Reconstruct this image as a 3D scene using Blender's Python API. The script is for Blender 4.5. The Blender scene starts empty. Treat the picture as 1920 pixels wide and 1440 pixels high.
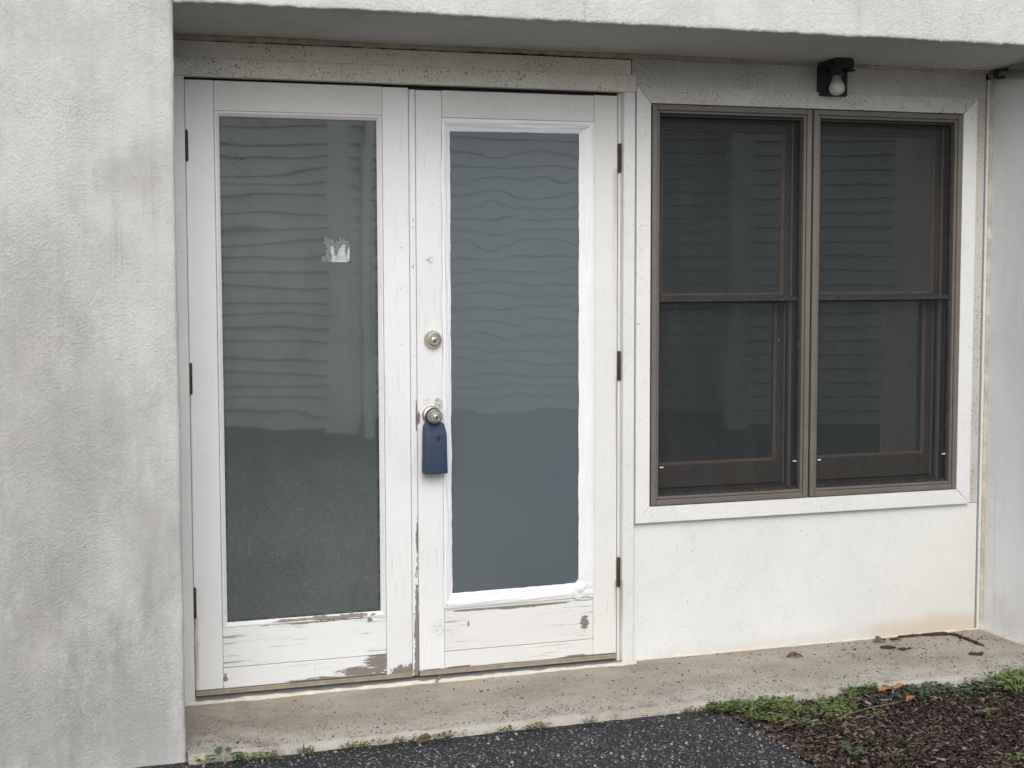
import bpy, bmesh, math, random
from mathutils import Vector, Matrix, noise
import numpy as np

random.seed(7)
RNG = np.random.default_rng(11)
S = bpy.context.scene
COL = S.collection

# ------------------------------------------------------------------ camera
cam_d = bpy.data.cameras.new('camera')
cam = bpy.data.objects.new('camera', cam_d)
COL.objects.link(cam)
yaw, pitch, roll = math.radians(18.93540), math.radians(4.37407), math.radians(-0.13554)
fwd = Vector((math.sin(yaw) * math.cos(pitch), math.cos(yaw) * math.cos(pitch), -math.sin(pitch)))
rgt = Vector((math.cos(yaw), -math.sin(yaw), 0))
upv = rgt.cross(fwd)
r2 = rgt * math.cos(roll) + upv * math.sin(roll)
u2 = upv * math.cos(roll) - rgt * math.sin(roll)
M = Matrix((r2, u2, -fwd)).transposed().to_4x4()
M.translation = Vector((-0.65027, -5.16888, 1.45195))
cam.matrix_world = M
cam_d.sensor_fit = 'HORIZONTAL'
cam_d.sensor_width = 36
cam_d.lens = 2907.24 / 1920 * 36
cam_d.clip_end = 1000
S.camera = cam

# ------------------------------------------------------------------ world, sun, exposure
SUN_DIR = Vector((-0.15, -0.76, 0.58)).normalized()      # towards the sun
world = bpy.data.worlds.new('World')
S.world = world
world.use_nodes = True
wn = world.node_tree
bg = wn.nodes['Background']
sky = wn.nodes.new('ShaderNodeTexSky')
sky.sky_type = 'NISHITA'
sky.sun_disc = False
sky.sun_elevation = math.asin(SUN_DIR.z)
sky.sun_rotation = math.atan2(SUN_DIR.x, SUN_DIR.y)
sky.air_density = 1.0
sky.dust_density = 2.0
sky.ozone_density = 1.0
hs = wn.nodes.new('ShaderNodeHueSaturation')              # overcast: the blue is greyed by cloud
hs.inputs['Saturation'].default_value = 0.36
wn.links.new(sky.outputs[0], hs.inputs['Color'])
wn.links.new(hs.outputs[0], bg.inputs['Color'])
bg.inputs['Strength'].default_value = 0.15

sun_d = bpy.data.lights.new('sun', 'SUN')
sun_d.energy = 0.5
sun_d.angle = math.radians(42)
sun_d.color = (1.0, 0.99, 0.98)
sun = bpy.data.objects.new('sun', sun_d)
sun.rotation_euler = SUN_DIR.to_track_quat('Z', 'Y').to_euler()
sun.location = (-4, -8, 12)
COL.objects.link(sun)

S.view_settings.view_transform = 'Standard'
S.view_settings.look = 'None'
S.view_settings.exposure = 0.78
S.view_settings.gamma = 1.0
S.view_settings.use_curve_mapping = False
S.cycles.use_denoising = True
S.cycles.denoising_input_passes = 'RGB_ALBEDO_NORMAL'
S.cycles.denoising_prefilter = 'NONE'
S.cycles.max_bounces = 8
S.cycles.transparent_max_bounces = 12


# ------------------------------------------------------------------ material helpers
class T:
    """a small wrapper round one material's node tree"""
    def __init__(s, name):
        s.m = bpy.data.materials.new(name)
        s.m.use_nodes = True
        s.nt = s.m.node_tree
        s.bsdf = s.nt.nodes['Principled BSDF']
        g = s.nt.nodes.new('ShaderNodeNewGeometry')
        s.pos = g.outputs['Position']
        s.rnd = g.outputs['Random Per Island']
        sp = s.nt.nodes.new('ShaderNodeSeparateXYZ')
        s.nt.links.new(s.pos, sp.inputs[0])
        s.x, s.y, s.z = sp.outputs

    def put(s, sock, v):
        if isinstance(v, bpy.types.NodeSocket):
            s.nt.links.new(v, sock)
        else:
            if isinstance(v, tuple) and len(v) == 3 and sock.type == 'RGBA':
                v = (*v, 1)
            sock.default_value = v

    def math(s, op, a, b=0.0, clamp=False):
        n = s.nt.nodes.new('ShaderNodeMath')
        n.operation = op
        n.use_clamp = clamp
        s.put(n.inputs[0], a)
        s.put(n.inputs[1], b)
        return n.outputs[0]

    def add(s, a, b): return s.math('ADD', a, b)
    def sub(s, a, b): return s.math('SUBTRACT', a, b)
    def mul(s, a, b): return s.math('MULTIPLY', a, b)
    def mx(s, a, b): return s.math('MAXIMUM', a, b)
    def mn(s, a, b): return s.math('MINIMUM', a, b)

    def scale(s, v, k):
        n = s.nt.nodes.new('ShaderNodeVectorMath')
        n.operation = 'MULTIPLY'
        s.put(n.inputs[0], v)
        n.inputs[1].default_value = k
        return n.outputs[0]

    def noise(s, scale, vec=None, st=None, detail=4.0, rough=0.6, dist=0.0, off=None):
        v = vec if vec is not None else s.pos
        if st: v = s.scale(v, st)
        if off:
            n0 = s.nt.nodes.new('ShaderNodeVectorMath')
            n0.operation = 'ADD'
            s.put(n0.inputs[0], v)
            n0.inputs[1].default_value = off
            v = n0.outputs[0]
        n = s.nt.nodes.new('ShaderNodeTexNoise')
        s.put(n.inputs['Vector'], v)
        n.inputs['Scale'].default_value = scale
        n.inputs['Detail'].default_value = detail
        n.inputs['Roughness'].default_value = rough
        n.inputs['Distortion'].default_value = dist
        return n.outputs[0]

    def voro(s, scale, vec=None, st=None, feature='F1', rand=1.0):
        v = vec if vec is not None else s.pos
        if st: v = s.scale(v, st)
        n = s.nt.nodes.new('ShaderNodeTexVoronoi')
        n.feature = feature
        s.put(n.inputs['Vector'], v)
        n.inputs['Scale'].default_value = scale
        n.inputs['Randomness'].default_value = rand
        return n

    def step(s, v, a, b, lo=0.0, hi=1.0, smooth=True):
        n = s.nt.nodes.new('ShaderNodeMapRange')
        n.interpolation_type = 'SMOOTHSTEP' if smooth else 'LINEAR'
        n.clamp = True
        s.put(n.inputs[0], v)
        for k, q in zip((1, 2, 3, 4), (a, b, lo, hi)):
            n.inputs[k].default_value = q
        return n.outputs[0]

    def mix(s, f, a, b):
        n = s.nt.nodes.new('ShaderNodeMix')
        n.data_type = 'RGBA'
        s.put(n.inputs['Factor'], f)
        s.put(n.inputs[6], a)
        s.put(n.inputs[7], b)
        return n.outputs[2]

    def ramp(s, f, stops):
        n = s.nt.nodes.new('ShaderNodeValToRGB')
        s.put(n.inputs[0], f)
        e = n.color_ramp.elements
        while len(e) < len(stops): e.new(0.5)
        for el, (p, c) in zip(e, stops):
            el.position = p
            el.color = (*c, 1)
        return n.outputs[0]

    def bump(s, h, dist, strength=1.0, normal=None):
        n = s.nt.nodes.new('ShaderNodeBump')
        s.put(n.inputs['Height'], h)
        n.inputs['Distance'].default_value = dist
        n.inputs['Strength'].default_value = strength
        if normal is not None: s.put(n.inputs['Normal'], normal)
        return n.outputs[0]

    def out(s, col=None, rough=None, normal=None, **kw):
        if col is not None: s.put(s.bsdf.inputs['Base Color'], col)
        if rough is not None: s.put(s.bsdf.inputs['Roughness'], rough)
        if normal is not None: s.put(s.bsdf.inputs['Normal'], normal)
        for k, v in kw.items():
            s.put(s.bsdf.inputs[k.replace('_', ' ')], v)
        return s.m

    def specks(s, scale, thr, clump=None, st=None):
        """little irregular spots, 0..1"""
        a = s.noise(scale, st=st, detail=2.0, rough=0.5)
        m = s.step(a, thr, thr + 0.03)
        if clump is not None: m = s.mul(m, clump)
        return m


def paint(name, col=(0.75, 0.757, 0.745), grain=None, mildew=0.0, grime=0.0, cracks=0.0, peel=(), rust=(), smudge=(),
          flecks=0.25, seed=0.0, rough=0.48, craze_ends=None, stains=()):
    t = T(name)
    o = (seed, seed * 1.7, seed * 0.6)
    c = t.mix(t.step(t.noise(2.3, off=o), 0.3, 0.75), col, tuple(q * 0.925 for q in col))
    st = {'z': (9, 9, 0.8), 'x': (0.8, 9, 9), None: (1, 1, 1)}[grain]
    g = t.noise(22, st=st, detail=5.0, off=o)
    c = t.mix(t.step(g, 0.5, 0.78, 0, 0.12), c, (0.36, 0.36, 0.33))
    blot = t.noise(7, detail=5.0, rough=0.65, off=o)
    c = t.mix(t.step(blot, 0.56, 0.80, 0, 0.06), c, (0.50, 0.48, 0.42))
    h = g
    if grime:
        gr = t.noise(5, st=(1, 1, 0.35), detail=6.0, rough=0.7, off=o)
        c = t.mix(t.step(gr, 0.32, 0.72, grime * 0.30, grime), c, (0.215, 0.20, 0.155))
    if mildew:
        cl = t.step(t.noise(5.5, detail=2.0, off=o), 0.40, 0.60)
        s1 = t.specks(150, 0.62, cl)
        s2 = t.specks(75, 0.695, t.step(t.noise(3.1, off=o), 0.42, 0.55))
        s3 = t.specks(210, 0.60, t.step(t.noise(9, off=(o[0] + 3, 1, 2)), 0.46, 0.62))
        c = t.mix(t.mul(t.mx(t.mx(s1, s2), t.mul(s3, 0.7)), mildew), c, (0.075, 0.066, 0.048))
    if flecks:
        f1 = t.specks(95, 0.715, st=(1, 1, 0.7))
        f2 = t.specks(260, 0.70)
        c = t.mix(t.mul(t.mx(f1, t.mul(f2, 0.6)), flecks), c, (0.17, 0.15, 0.12))
    if cracks:
        st2 = {'z': (60, 60, 2.6), 'x': (2.6, 60, 60), None: (20, 20, 20)}[grain]
        k = t.noise(2.4, st=st2, detail=3.0, rough=0.55, off=o)
        wh = t.step(t.noise(4.2, off=(o[0] + 5, 0, 3)), 0.38, 0.62)
        if craze_ends:
            xa, xb = craze_ends
            e = t.mx(t.step(t.x, xa, xa + 0.11, 1, 0), t.step(t.x, xb - 0.17, xb, 0, 1))
            wh = t.mx(t.mul(wh, 0.55), e)
        ck = t.mul(t.step(k, 0.605, 0.68), wh)
        c = t.mix(t.mul(ck, cracks), c, (0.13, 0.12, 0.105))
        h = t.sub(h, t.mul(ck, 1.2))
    for (sx, sz, rx, rz, sc, sa) in stains:
        e = t.add(t.math('POWER', t.math('DIVIDE', t.sub(t.x, sx), rx), 2.0), t.math('POWER', t.math('DIVIDE', t.sub(t.z, sz), rz), 2.0))
        q = t.step(t.add(t.math('POWER', e, 0.5), t.mul(t.sub(t.noise(4.5, detail=5.0, off=o), 0.5), 0.9)), 0.15, 1.0, 1, 0)
        c = t.mix(t.mul(q, sa), c, sc)
    for (sx, sz, sr, sa) in smudge:
        d = t.math('POWER', t.add(t.math('POWER', t.sub(t.x, sx), 2.0), t.math('POWER', t.sub(t.z, sz), 2.0)), 0.5)
        q = t.mul(t.step(d, 0, sr, 1, 0), t.step(t.noise(120, off=o), 0.42, 0.6))
        c = t.mix(t.mul(q, sa), c, (0.10, 0.10, 0.10))
    for (rx, z0, z1, w, a) in rust:
        q = t.mul(t.step(t.math('ABSOLUTE', t.sub(t.x, rx)), 0, w, 1, 0), t.mul(t.step(t.z, z0, z1), t.step(t.z, z1, z1 + 0.01, 1, 0)))
        q = t.mul(q, t.step(t.noise(45, st=(1, 1, 0.15)), 0.2, 0.6))
        c = t.mix(t.mul(q, a), c, (0.27, 0.15, 0.065))
    if peel:
        st3 = {'z': (1.5, 1, 0.7), 'x': (0.32, 1, 3.6), None: (1, 1, 1)}[grain]
        pn = t.noise(34, st=st3, detail=7.0, rough=0.68, off=o)
        f = None
        for (cx, cz, rx, rz) in peel:
            ex = t.math('POWER', t.math('DIVIDE', t.sub(t.x, cx), rx), 2.0)
            ez = t.math('POWER', t.math('DIVIDE', t.sub(t.z, cz), rz), 2.0)
            e = t.sub(1.0, t.math('POWER', t.add(ex, ez), 0.5))
            f = e if f is None else t.mx(f, e)
        f = t.add(t.mx(f, -1.2), t.mul(t.sub(pn, 0.5), 2.8))
        msk = t.step(f, 0.16, 0.22)
        wood = t.mix(t.noise(9, st={'z': (30, 30, 1), 'x': (1, 30, 30), None: (9, 9, 9)}[grain], detail=5.0),
                     (0.135, 0.118, 0.098), (0.30, 0.265, 0.225))
        c = t.mix(msk, c, wood)
        h = t.sub(h, t.mul(msk, 3.2))
    return t.out(c, rough, t.bump(h, 0.0011, 0.55))


def stucco(name, light=(0.535, 0.53, 0.505), dark=(0.37, 0.365, 0.345), amount=1.0, relief=0.0036, scale=120, stains=()):
    t = T(name)
    big = t.noise(3.6, st=(1, 1, 0.7), detail=7.0, rough=0.68, dist=0.3)
    strk = t.noise(2.2, st=(7.5, 7.5, 0.42), detail=6.0, rough=0.66)
    strk2 = t.noise(1.6, st=(26, 26, 0.7), detail=4.0, rough=0.6)
    m = t.add(t.mul(big, 0.70), t.add(t.mul(strk, 0.20), t.mul(strk2, 0.10)))
    c = t.mix(t.step(m, 0.38, 0.70, 0, amount * 0.9), light, dark)
    for (sx, sz, rx, rz, sc, sa) in stains:
        e = t.add(t.math('POWER', t.math('DIVIDE', t.sub(t.x, sx), rx), 2.0), t.math('POWER', t.math('DIVIDE', t.sub(t.z, sz), rz), 2.0))
        q = t.step(t.add(t.math('POWER', e, 0.5), t.mul(t.sub(t.noise(6.5, st=(1.5, 1.5, 0.6), detail=8.0, rough=0.72), 0.5), 2.3)), 0.15, 1.25, 1, 0)
        c = t.mix(t.mul(q, sa), c, sc)
    warm = t.noise(3.1, detail=3.0, off=(4, 2, 9))
    c = t.mix(t.step(warm, 0.52, 0.75, 0, 0.25), c, (0.44, 0.40, 0.345))
    drip = t.mul(t.step(strk2, 0.60, 0.74), t.step(t.noise(1.7, off=(9, 1, 1)), 0.46, 0.62))
    c = t.mix(t.mul(drip, 0.35 * amount), c, (0.20, 0.195, 0.18))
    fine = t.noise(scale, detail=5.0, rough=0.62, dist=0.35)
    mid = t.noise(scale * 0.42, detail=3.0, rough=0.6, dist=0.5)
    pit = t.noise(scale * 2.6, detail=3.0, rough=0.6)
    patch = t.step(t.noise(2.7, off=(2, 7, 3)), 0.36, 0.62, 0.45, 1.0)
    h = t.mul(t.add(t.mul(t.step(fine, 0.40, 0.68), 0.62), t.add(t.mul(mid, 0.5), t.mul(pit, 0.22))), patch)
    c = t.mix(t.mul(t.step(fine, 0.46, 0.30), 0.22), c, tuple(q * 0.55 for q in dark))
    dots = t.specks(85, 0.74)
    c = t.mix(t.mul(dots, 0.5), c, (0.14, 0.13, 0.115))
    return t.out(c, 0.9, t.bump(h, relief, 0.75))


def simple(name, col, rough=0.5, metal=0.0, var=0.12, vscale=30.0, bump=0.0, dust=0.0, dustcol=(0.35, 0.34, 0.32), **kw):
    t = T(name)
    c = t.mix(t.step(t.noise(vscale, detail=5.0), 0.3, 0.72), col, tuple(q * (1 - var) for q in col))
    if dust:
        c = t.mix(t.mul(t.step(t.noise(vscale * 1.7, detail=6.0, rough=0.7, off=(3, 3, 3)), 0.45, 0.68), dust), c, dustcol)
    nrm = t.bump(t.noise(vscale * 3, detail=4.0), bump) if bump else None
    return t.out(c, rough, nrm, Metallic=metal, **kw)


# ------------------------------------------------------------------ mesh helpers
OFF = {}


class MB:
    """collects geometry in world coordinates"""
    def __init__(s):
        s.v = []
        s.f = []

    def raw(s, v, f):
        b = len(s.v)
        s.v += [tuple(q) for q in v]
        s.f += [tuple(b + i for i in q) for q in f]
        return s

    def box(s, x0, x1, y0, y1, z0, z1, bev=0.0, seg=1):
        bm = bmesh.new()
        bmesh.ops.create_cube(bm, size=1.0)
        for v in bm.verts:
            v.co = Vector(((x0 + x1) / 2 + v.co.x * (x1 - x0), (y0 + y1) / 2 + v.co.y * (y1 - y0), (z0 + z1) / 2 + v.co.z * (z1 - z0)))
        if bev:
            bmesh.ops.bevel(bm, geom=bm.edges[:], offset=bev, segments=seg, affect='EDGES', profile=0.6)
        s.bm(bm)
        return s

    def bm(s, bm, mat=None):
        bm.verts.ensure_lookup_table()
        s.raw([(mat @ v.co) if mat else v.co for v in bm.verts], [[v.index for v in f.verts] for f in bm.faces])
        bm.free()
        return s

    def prism(s, pts, axis, a, b, bev=0.0):
        """closed outline pts (2D) pushed along axis 'x','y','z' from a to b"""
        def co(p, q):
            return {'x': (q, p[0], p[1]), 'y': (p[0], q, p[1]), 'z': (p[0], p[1], q)}[axis]
        bm = bmesh.new()
        va = [bm.verts.new(co(p, a)) for p in pts]
        vb = [bm.verts.new(co(p, b)) for p in pts]
        n = len(pts)
        bm.faces.new(va)
        bm.faces.new(vb[::-1])
        for i in range(n):
            bm.faces.new((va[i], vb[i], vb[(i + 1) % n], va[(i + 1) % n]))
        bmesh.ops.recalc_face_normals(bm, faces=bm.faces[:])
        if bev:
            bmesh.ops.bevel(bm, geom=bm.edges[:], offset=bev, segments=2, affect='EDGES', profile=0.6)
        bmesh.ops.triangulate(bm, faces=[f for f in bm.faces if len(f.verts) > 4])
        bm.verts.index_update()
        return s.bm(bm)

    def lathe(s, prof, origin, axis, n=28):
        """prof: (r, h) pairs turned about axis"""
        ax = Vector(axis).normalized()
        u = ax.orthogonal().normalized()
        w = ax.cross(u)
        o = Vector(origin)
        V, F = [], []
        for r, h in prof:
            for k in range(n):
                a = 2 * math.pi * k / n
                V.append(o + ax * h + (u * math.cos(a) + w * math.sin(a)) * r)
        for i in range(len(prof) - 1):
            for k in range(n):
                k2 = (k + 1) % n
                F.append((i * n + k, i * n + k2, (i + 1) * n + k2, (i + 1) * n + k))
        F.append(tuple(range(n))[::-1])
        F.append(tuple((len(prof) - 1) * n + k for k in range(n)))
        return s.raw(V, F)

    def tube(s, pts, rad, n=10):
        P = [Vector(p) for p in pts]
        R = rad if isinstance(rad, (list, tuple)) else [rad] * len(P)
        V, F = [], []
        for i, p in enumerate(P):
            d = (P[min(i + 1, len(P) - 1)] - P[max(i - 1, 0)]).normalized()
            u = d.cross(Vector((0.31, 0.17, 0.93))).normalized()
            w = d.cross(u)
            for k in range(n):
                a = 2 * math.pi * k / n
                V.append(p + (u * math.cos(a) + w * math.sin(a)) * R[i])
        for i in range(len(P) - 1):
            for k in range(n):
                k2 = (k + 1) % n
                F.append((i * n + k, i * n + k2, (i + 1) * n + k2, (i + 1) * n + k))
        F.append(tuple(range(n))[::-1])
        F.append(tuple((len(P) - 1) * n + k for k in range(n)))
        return s.raw(V, F)

    def grid(s, fn, nu, nv):
        V = [fn(i / nu, j / nv) for j in range(nv + 1) for i in range(nu + 1)]
        F = [(j * (nu + 1) + i, j * (nu + 1) + i + 1, (j + 1) * (nu + 1) + i + 1, (j + 1) * (nu + 1) + i) for j in range(nv) for i in range(nu)]
        return s.raw(V, F)

    def build(s, name, mat, parent=None, smooth=False, label=None, at=None, angle=None):
        off = OFF[parent.name] if parent else Vector(at or (0, 0, 0))
        me = bpy.data.meshes.new(name)
        me.from_pydata([(v[0] - off.x, v[1] - off.y, v[2] - off.z) for v in s.v], [], s.f)
        me.validate()
        if smooth:
            me.polygons.foreach_set('use_smooth', [True] * len(me.polygons))
            if angle: me.set_sharp_from_angle(angle=math.radians(angle))
        me.materials.append(mat)
        o = bpy.data.objects.new(name, me)
        COL.objects.link(o)
        if parent: o.parent = parent
        else: o.location = off
        OFF[o.name] = off.copy()
        if label: o['label'] = label
        return o


def thing(name, label, cat, loc=(0, 0, 0), group=None):
    o = bpy.data.objects.new(name, None)
    o.empty_display_size = 0.05
    COL.objects.link(o)
    o.location = loc
    OFF[o.name] = Vector(loc)
    tag(o, label, cat, group)
    return o


def tag(o, label=None, cat=None, group=None, kind=None):
    for k, v in (('label', label), ('category', cat), ('group', group), ('kind', kind)):
        if v: o[k] = v
    return o


def nz(x, y, z, s):
    return noise.noise(Vector((x * s, y * s, z * s)))


# ------------------------------------------------------------------ materials
M_STUCCO = stucco('weathered_stucco', stains=((-0.60, 0.22, 0.30, 0.40, (0.245, 0.242, 0.232), 0.6), (-0.25, 0.12, 0.24, 0.34, (0.25, 0.247, 0.236), 0.55),
                                             (-0.42, 0.85, 0.32, 0.50, (0.28, 0.276, 0.264), 0.45), (-0.62, 1.15, 0.20, 0.45, (0.30, 0.296, 0.284), 0.4),
                                             (-0.24, 1.72, 0.13, 0.10, (0.29, 0.28, 0.26), 0.5), (-0.20, 0.62, 0.10, 0.35, (0.30, 0.295, 0.28), 0.45)))
M_STUCCO_BEAM = stucco('pale_beam_stucco', (0.60, 0.595, 0.575), (0.44, 0.43, 0.405), 0.75, 0.0036, 110)
M_STUCCO_SIDE = stucco('pale_side_stucco', (0.80, 0.80, 0.805), (0.68, 0.68, 0.68), 0.6, 0.0022, 90)
M_SOFFIT = stucco('soffit_render', (0.58, 0.58, 0.55), (0.46, 0.46, 0.43), 0.8, 0.0014, 40)
M_CAULK = simple('yellowed_caulk', (0.56, 0.47, 0.32), 0.6, 0, 0.35, 28, 0.002, 0.35, (0.22, 0.17, 0.11))
M_CAULK2 = simple('aged_caulk', (0.64, 0.575, 0.46), 0.6, 0, 0.3, 22, 0.002, 0.3, (0.34, 0.27, 0.18))
M_CAULK_WHITE = simple('white_caulk', (0.70, 0.645, 0.55), 0.6, 0, 0.2, 20, 0.002, 0.3, (0.42, 0.35, 0.25))
M_CREVICE = simple('dark_crevice', (0.03, 0.027, 0.022), 0.9)
M_PANEL_LOW = paint('lower_panel_paint', (0.745, 0.752, 0.735), None, 0.12, 0.0, 0, seed=2.0, flecks=0.75, rough=0.42,
                    stains=((3.05, 0.10, 0.75, 0.55, (0.62, 0.55, 0.42), 0.28), (3.06, 0.02, 0.9, 0.08, (0.55, 0.42, 0.27), 0.5), (2.2, 0.0, 0.8, 0.06, (0.58, 0.50, 0.38), 0.35)))
M_HEADER = paint('header_panel_paint', (0.82, 0.79, 0.69), None, 0.75, 0.10, 0, seed=5.0, flecks=0.5)
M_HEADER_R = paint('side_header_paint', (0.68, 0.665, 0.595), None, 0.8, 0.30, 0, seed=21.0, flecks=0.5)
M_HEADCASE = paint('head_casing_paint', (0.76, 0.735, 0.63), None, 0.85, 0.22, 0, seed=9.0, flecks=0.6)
M_CASING = paint('casing_paint', (0.73, 0.735, 0.715), None, 0.22, 0.08, 0, seed=3.0, flecks=0.35, rust=((1.537, 0.02, 0.30, 0.006, 0.5),))
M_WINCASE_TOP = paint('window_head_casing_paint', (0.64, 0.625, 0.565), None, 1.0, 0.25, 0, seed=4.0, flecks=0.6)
M_WINCASE = paint('window_casing_paint', (0.745, 0.745, 0.72), None, 0.22, 0.03, 0, seed=6.0, flecks=0.5)
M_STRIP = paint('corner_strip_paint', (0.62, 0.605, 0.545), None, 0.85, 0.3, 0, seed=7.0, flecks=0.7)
M_STILE_L = paint('left_stile_paint', grain='z', seed=1.0, flecks=0.35, rust=((0.001, -0.25, 0.285, 0.018, 1.0), (0.001, 0.2, 1.03, 0.006, 0.35)))
M_STILE_MID = paint('worn_stile_paint', grain='z', seed=1.4, flecks=0.7, cracks=0.18,
                    peel=((0.715, 0.022, 0.060, 0.045),))
M_ASTRAGAL = paint('astragal_paint', grain='z', seed=1.9, flecks=0.7, cracks=0.4, peel=((0.768, 0.05, 0.012, 0.36), (0.771, 0.50, 0.005, 0.10), (0.772, 0.93, 0.005, 0.07)))
M_RAIL_TOP = paint('top_rail_paint', (0.72, 0.72, 0.695), 'x', 0.22, 0.08, 0, seed=2.6, flecks=0.4)
M_BOARD_UP = paint('lower_rail_paint', grain='x', seed=3.3, flecks=0.6, cracks=0.85, craze_ends=(0.093, 0.66), peel=((0.60, 0.228, 0.012, 0.012), (0.40, 0.238, 0.2, 0.006)))
M_BOARD_LOW = paint('kick_board_paint', grain='x', seed=3.9, flecks=0.5, cracks=0.35,
                    peel=((0.635, 0.075, 0.052, 0.055), (0.56, 0.050, 0.085, 0.020), (0.45, 0.030, 0.16, 0.012), (0.10, 0.07, 0.010, 0.02), (0.62, 0.03, 0.08, 0.012)))
M_BEAD = paint('glazing_bead_paint', (0.75, 0.75, 0.735), None, 0.1, 0.03, 0, seed=8.0, flecks=0.4,
               peel=((0.50, 0.246, 0.15, 0.009), (0.35, 0.247, 0.10, 0.005)))
M_STILE_R = paint('lock_stile_paint', grain='z', seed=11.0, flecks=0.5, cracks=0.2, smudge=((0.823, 1.47, 0.022, 0.8), (0.81, 0.98, 0.02, 0.5), (0.85, 0.18, 0.05, 0.35)),
                  peel=((0.780, 0.93, 0.006, 0.03), (0.83, 0.03, 0.05, 0.006)))
M_STILE_RH = paint('hinge_stile_paint', (0.73, 0.722, 0.685), 'z', seed=12.5, flecks=0.4, cracks=0.22, rust=((1.519, 1.0, 1.79, 0.022, 0.40), (1.523, 0.1, 0.30, 0.012, 0.6), (1.523, 0.5, 1.05, 0.010, 0.45)))
M_BOARD_UPR = paint('right_rail_paint', (0.725, 0.72, 0.69), 'x', seed=14.0, flecks=0.6, cracks=0.7, craze_ends=(0.87, 1.433),
                    peel=((1.14, 0.236, 0.30, 0.007), (1.40, 0.155, 0.018, 0.03), (0.958, 0.185, 0.003, 0.012)))
M_BOARD_LOWR = paint('right_kick_paint', (0.725, 0.72, 0.69), 'x', seed=15.0, flecks=0.6, cracks=0.45, peel=((1.37, 0.034, 0.07, 0.008), (0.93, 0.034, 0.05, 0.005)))
M_SWEEP = simple('bronze_sweep', (0.40, 0.34, 0.26), 0.45, 0.15, 0.25, 25, 0, 0.3, (0.22, 0.18, 0.13))
M_SILL = simple('aluminium_sill', (0.36, 0.35, 0.33), 0.45, 0.5, 0.3, 14, 0.0, 0.5, (0.45, 0.42, 0.36))
M_HINGE = simple('rusty_hinge', (0.085, 0.040, 0.022), 0.75, 0.2, 0.5, 70, 0.001, 0.45, (0.13, 0.05, 0.02))
M_NICKEL = simple('satin_nickel', (0.62, 0.565, 0.475), 0.40, 1.0, 0.12, 60)
M_STEEL = simple('bright_steel', (0.74, 0.71, 0.66), 0.36, 1.0, 0.1, 60)
M_KEYHOLE = simple('keyway_black', (0.012, 0.012, 0.012), 0.6)
M_LOCKBOX = simple('slate_blue_vinyl', (0.022, 0.043, 0.084), 0.6, 0, 0.14, 22, 0.0006, 0.12, (0.09, 0.115, 0.15))
M_LAMP = simple('black_lamp_metal', (0.014, 0.014, 0.014), 0.55, 0, 0.3, 40, 0.0008, 0.15, (0.05, 0.05, 0.048))
M_FRAME = simple('taupe_window_frame', (0.155, 0.136, 0.113), 0.45, 0, 0.15, 14, 0.0, 0.25, (0.16, 0.14, 0.115))
M_SASH = simple('brown_sash', (0.070, 0.055, 0.044), 0.55, 0, 0.25, 18, 0.0004)
M_SASHBEAD = simple('tan_sash_bead', (0.155, 0.105, 0.080), 0.55, 0, 0.2, 20)
M_LINER = simple('grey_jamb_liner', (0.20, 0.185, 0.165), 0.5, 0, 0.2, 20)
M_TRACK = simple('charcoal_track', (0.022, 0.021, 0.023), 0.5, 0, 0.2, 30, 0, 0.18, (0.16, 0.165, 0.17))
M_CLIP = simple('white_clip', (0.7, 0.7, 0.68), 0.5)
M_PAPER = simple('torn_paper', (0.54, 0.56, 0.55), 0.85, 0, 0.3, 90, 0.0006)
M_PAPER2 = simple('paper_backing', (0.22, 0.235, 0.23), 0.9, 0, 0.4, 110, 0.0006)
M_TAPE = simple('clear_tape', (0.62, 0.62, 0.60), 0.25, 0, 0.5, 120, 0.002)
M_PLASTIC = simple('white_film_plastic', (0.80, 0.805, 0.82), 0.28, 0, 0.05, 14)
M_PVC = simple('grey_conduit', (0.22, 0.22, 0.21), 0.5, 0, 0.2, 30)


def pane_left_mat():
    t = T('clouded_glass')
    c = t.mix(t.step(t.noise(3, detail=4.0), 0.3, 0.7), (0.096, 0.110, 0.107), (0.070, 0.084, 0.083))
    low = t.step(t.z, 0.55, 1.0, 1, 0)
    fl = t.mx(t.mul(t.step(t.noise(190, st=(1.25, 1, 0.7), detail=3.0), 0.52, 0.72), 0.7), t.mul(t.specks(110, 0.70, None, (1.3, 1, 0.85)), 0.9))
    c = t.mix(t.mul(t.mul(fl, low), 0.30), c, (0.32, 0.34, 0.33))
    cl = t.mul(t.step(t.z, 1.45, 1.95), t.mul(t.step(t.x, 0.5, 0.15), t.step(t.noise(6), 0.36, 0.6)))
    c = t.mix(t.mul(t.specks(120, 0.585, cl, (0.7, 1, 1)), 0.55), c, (0.022, 0.027, 0.028))
    c = t.mix(t.mul(t.step(t.noise(1.8, st=(2, 1, 1), detail=5.0, rough=0.7), 0.44, 0.75), 0.25), c, (0.15, 0.165, 0.165))
    ed = t.mn(t.mn(t.sub(t.x, 0.110), t.sub(0.640, t.x)), t.mn(t.sub(t.z, 0.255), t.sub(1.945, t.z)))
    c = t.mix(t.mul(t.step(ed, 0.0, 0.012, 1, 0), t.step(t.noise(40), 0.35, 0.6)), c, (0.035, 0.038, 0.036))
    return t.out(c, 0.02, None, IOR=2.35)


def pane_right_mat():
    t = T('grey_privacy_film')
    c = t.mix(t.step(t.noise(1.3, detail=3.0), 0.3, 0.7), (0.116, 0.138, 0.150), (0.104, 0.126, 0.139))
    weave = t.noise(420, detail=2.0)
    c = t.mix(t.step(weave, 0.4, 0.6, 0, 0.10), c, (0.07, 0.085, 0.095))
    c = t.mix(t.mul(t.specks(70, 0.755), 0.35), c, (0.22, 0.24, 0.25))
    return t.out(c, 0.012, None, IOR=2.15)


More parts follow.
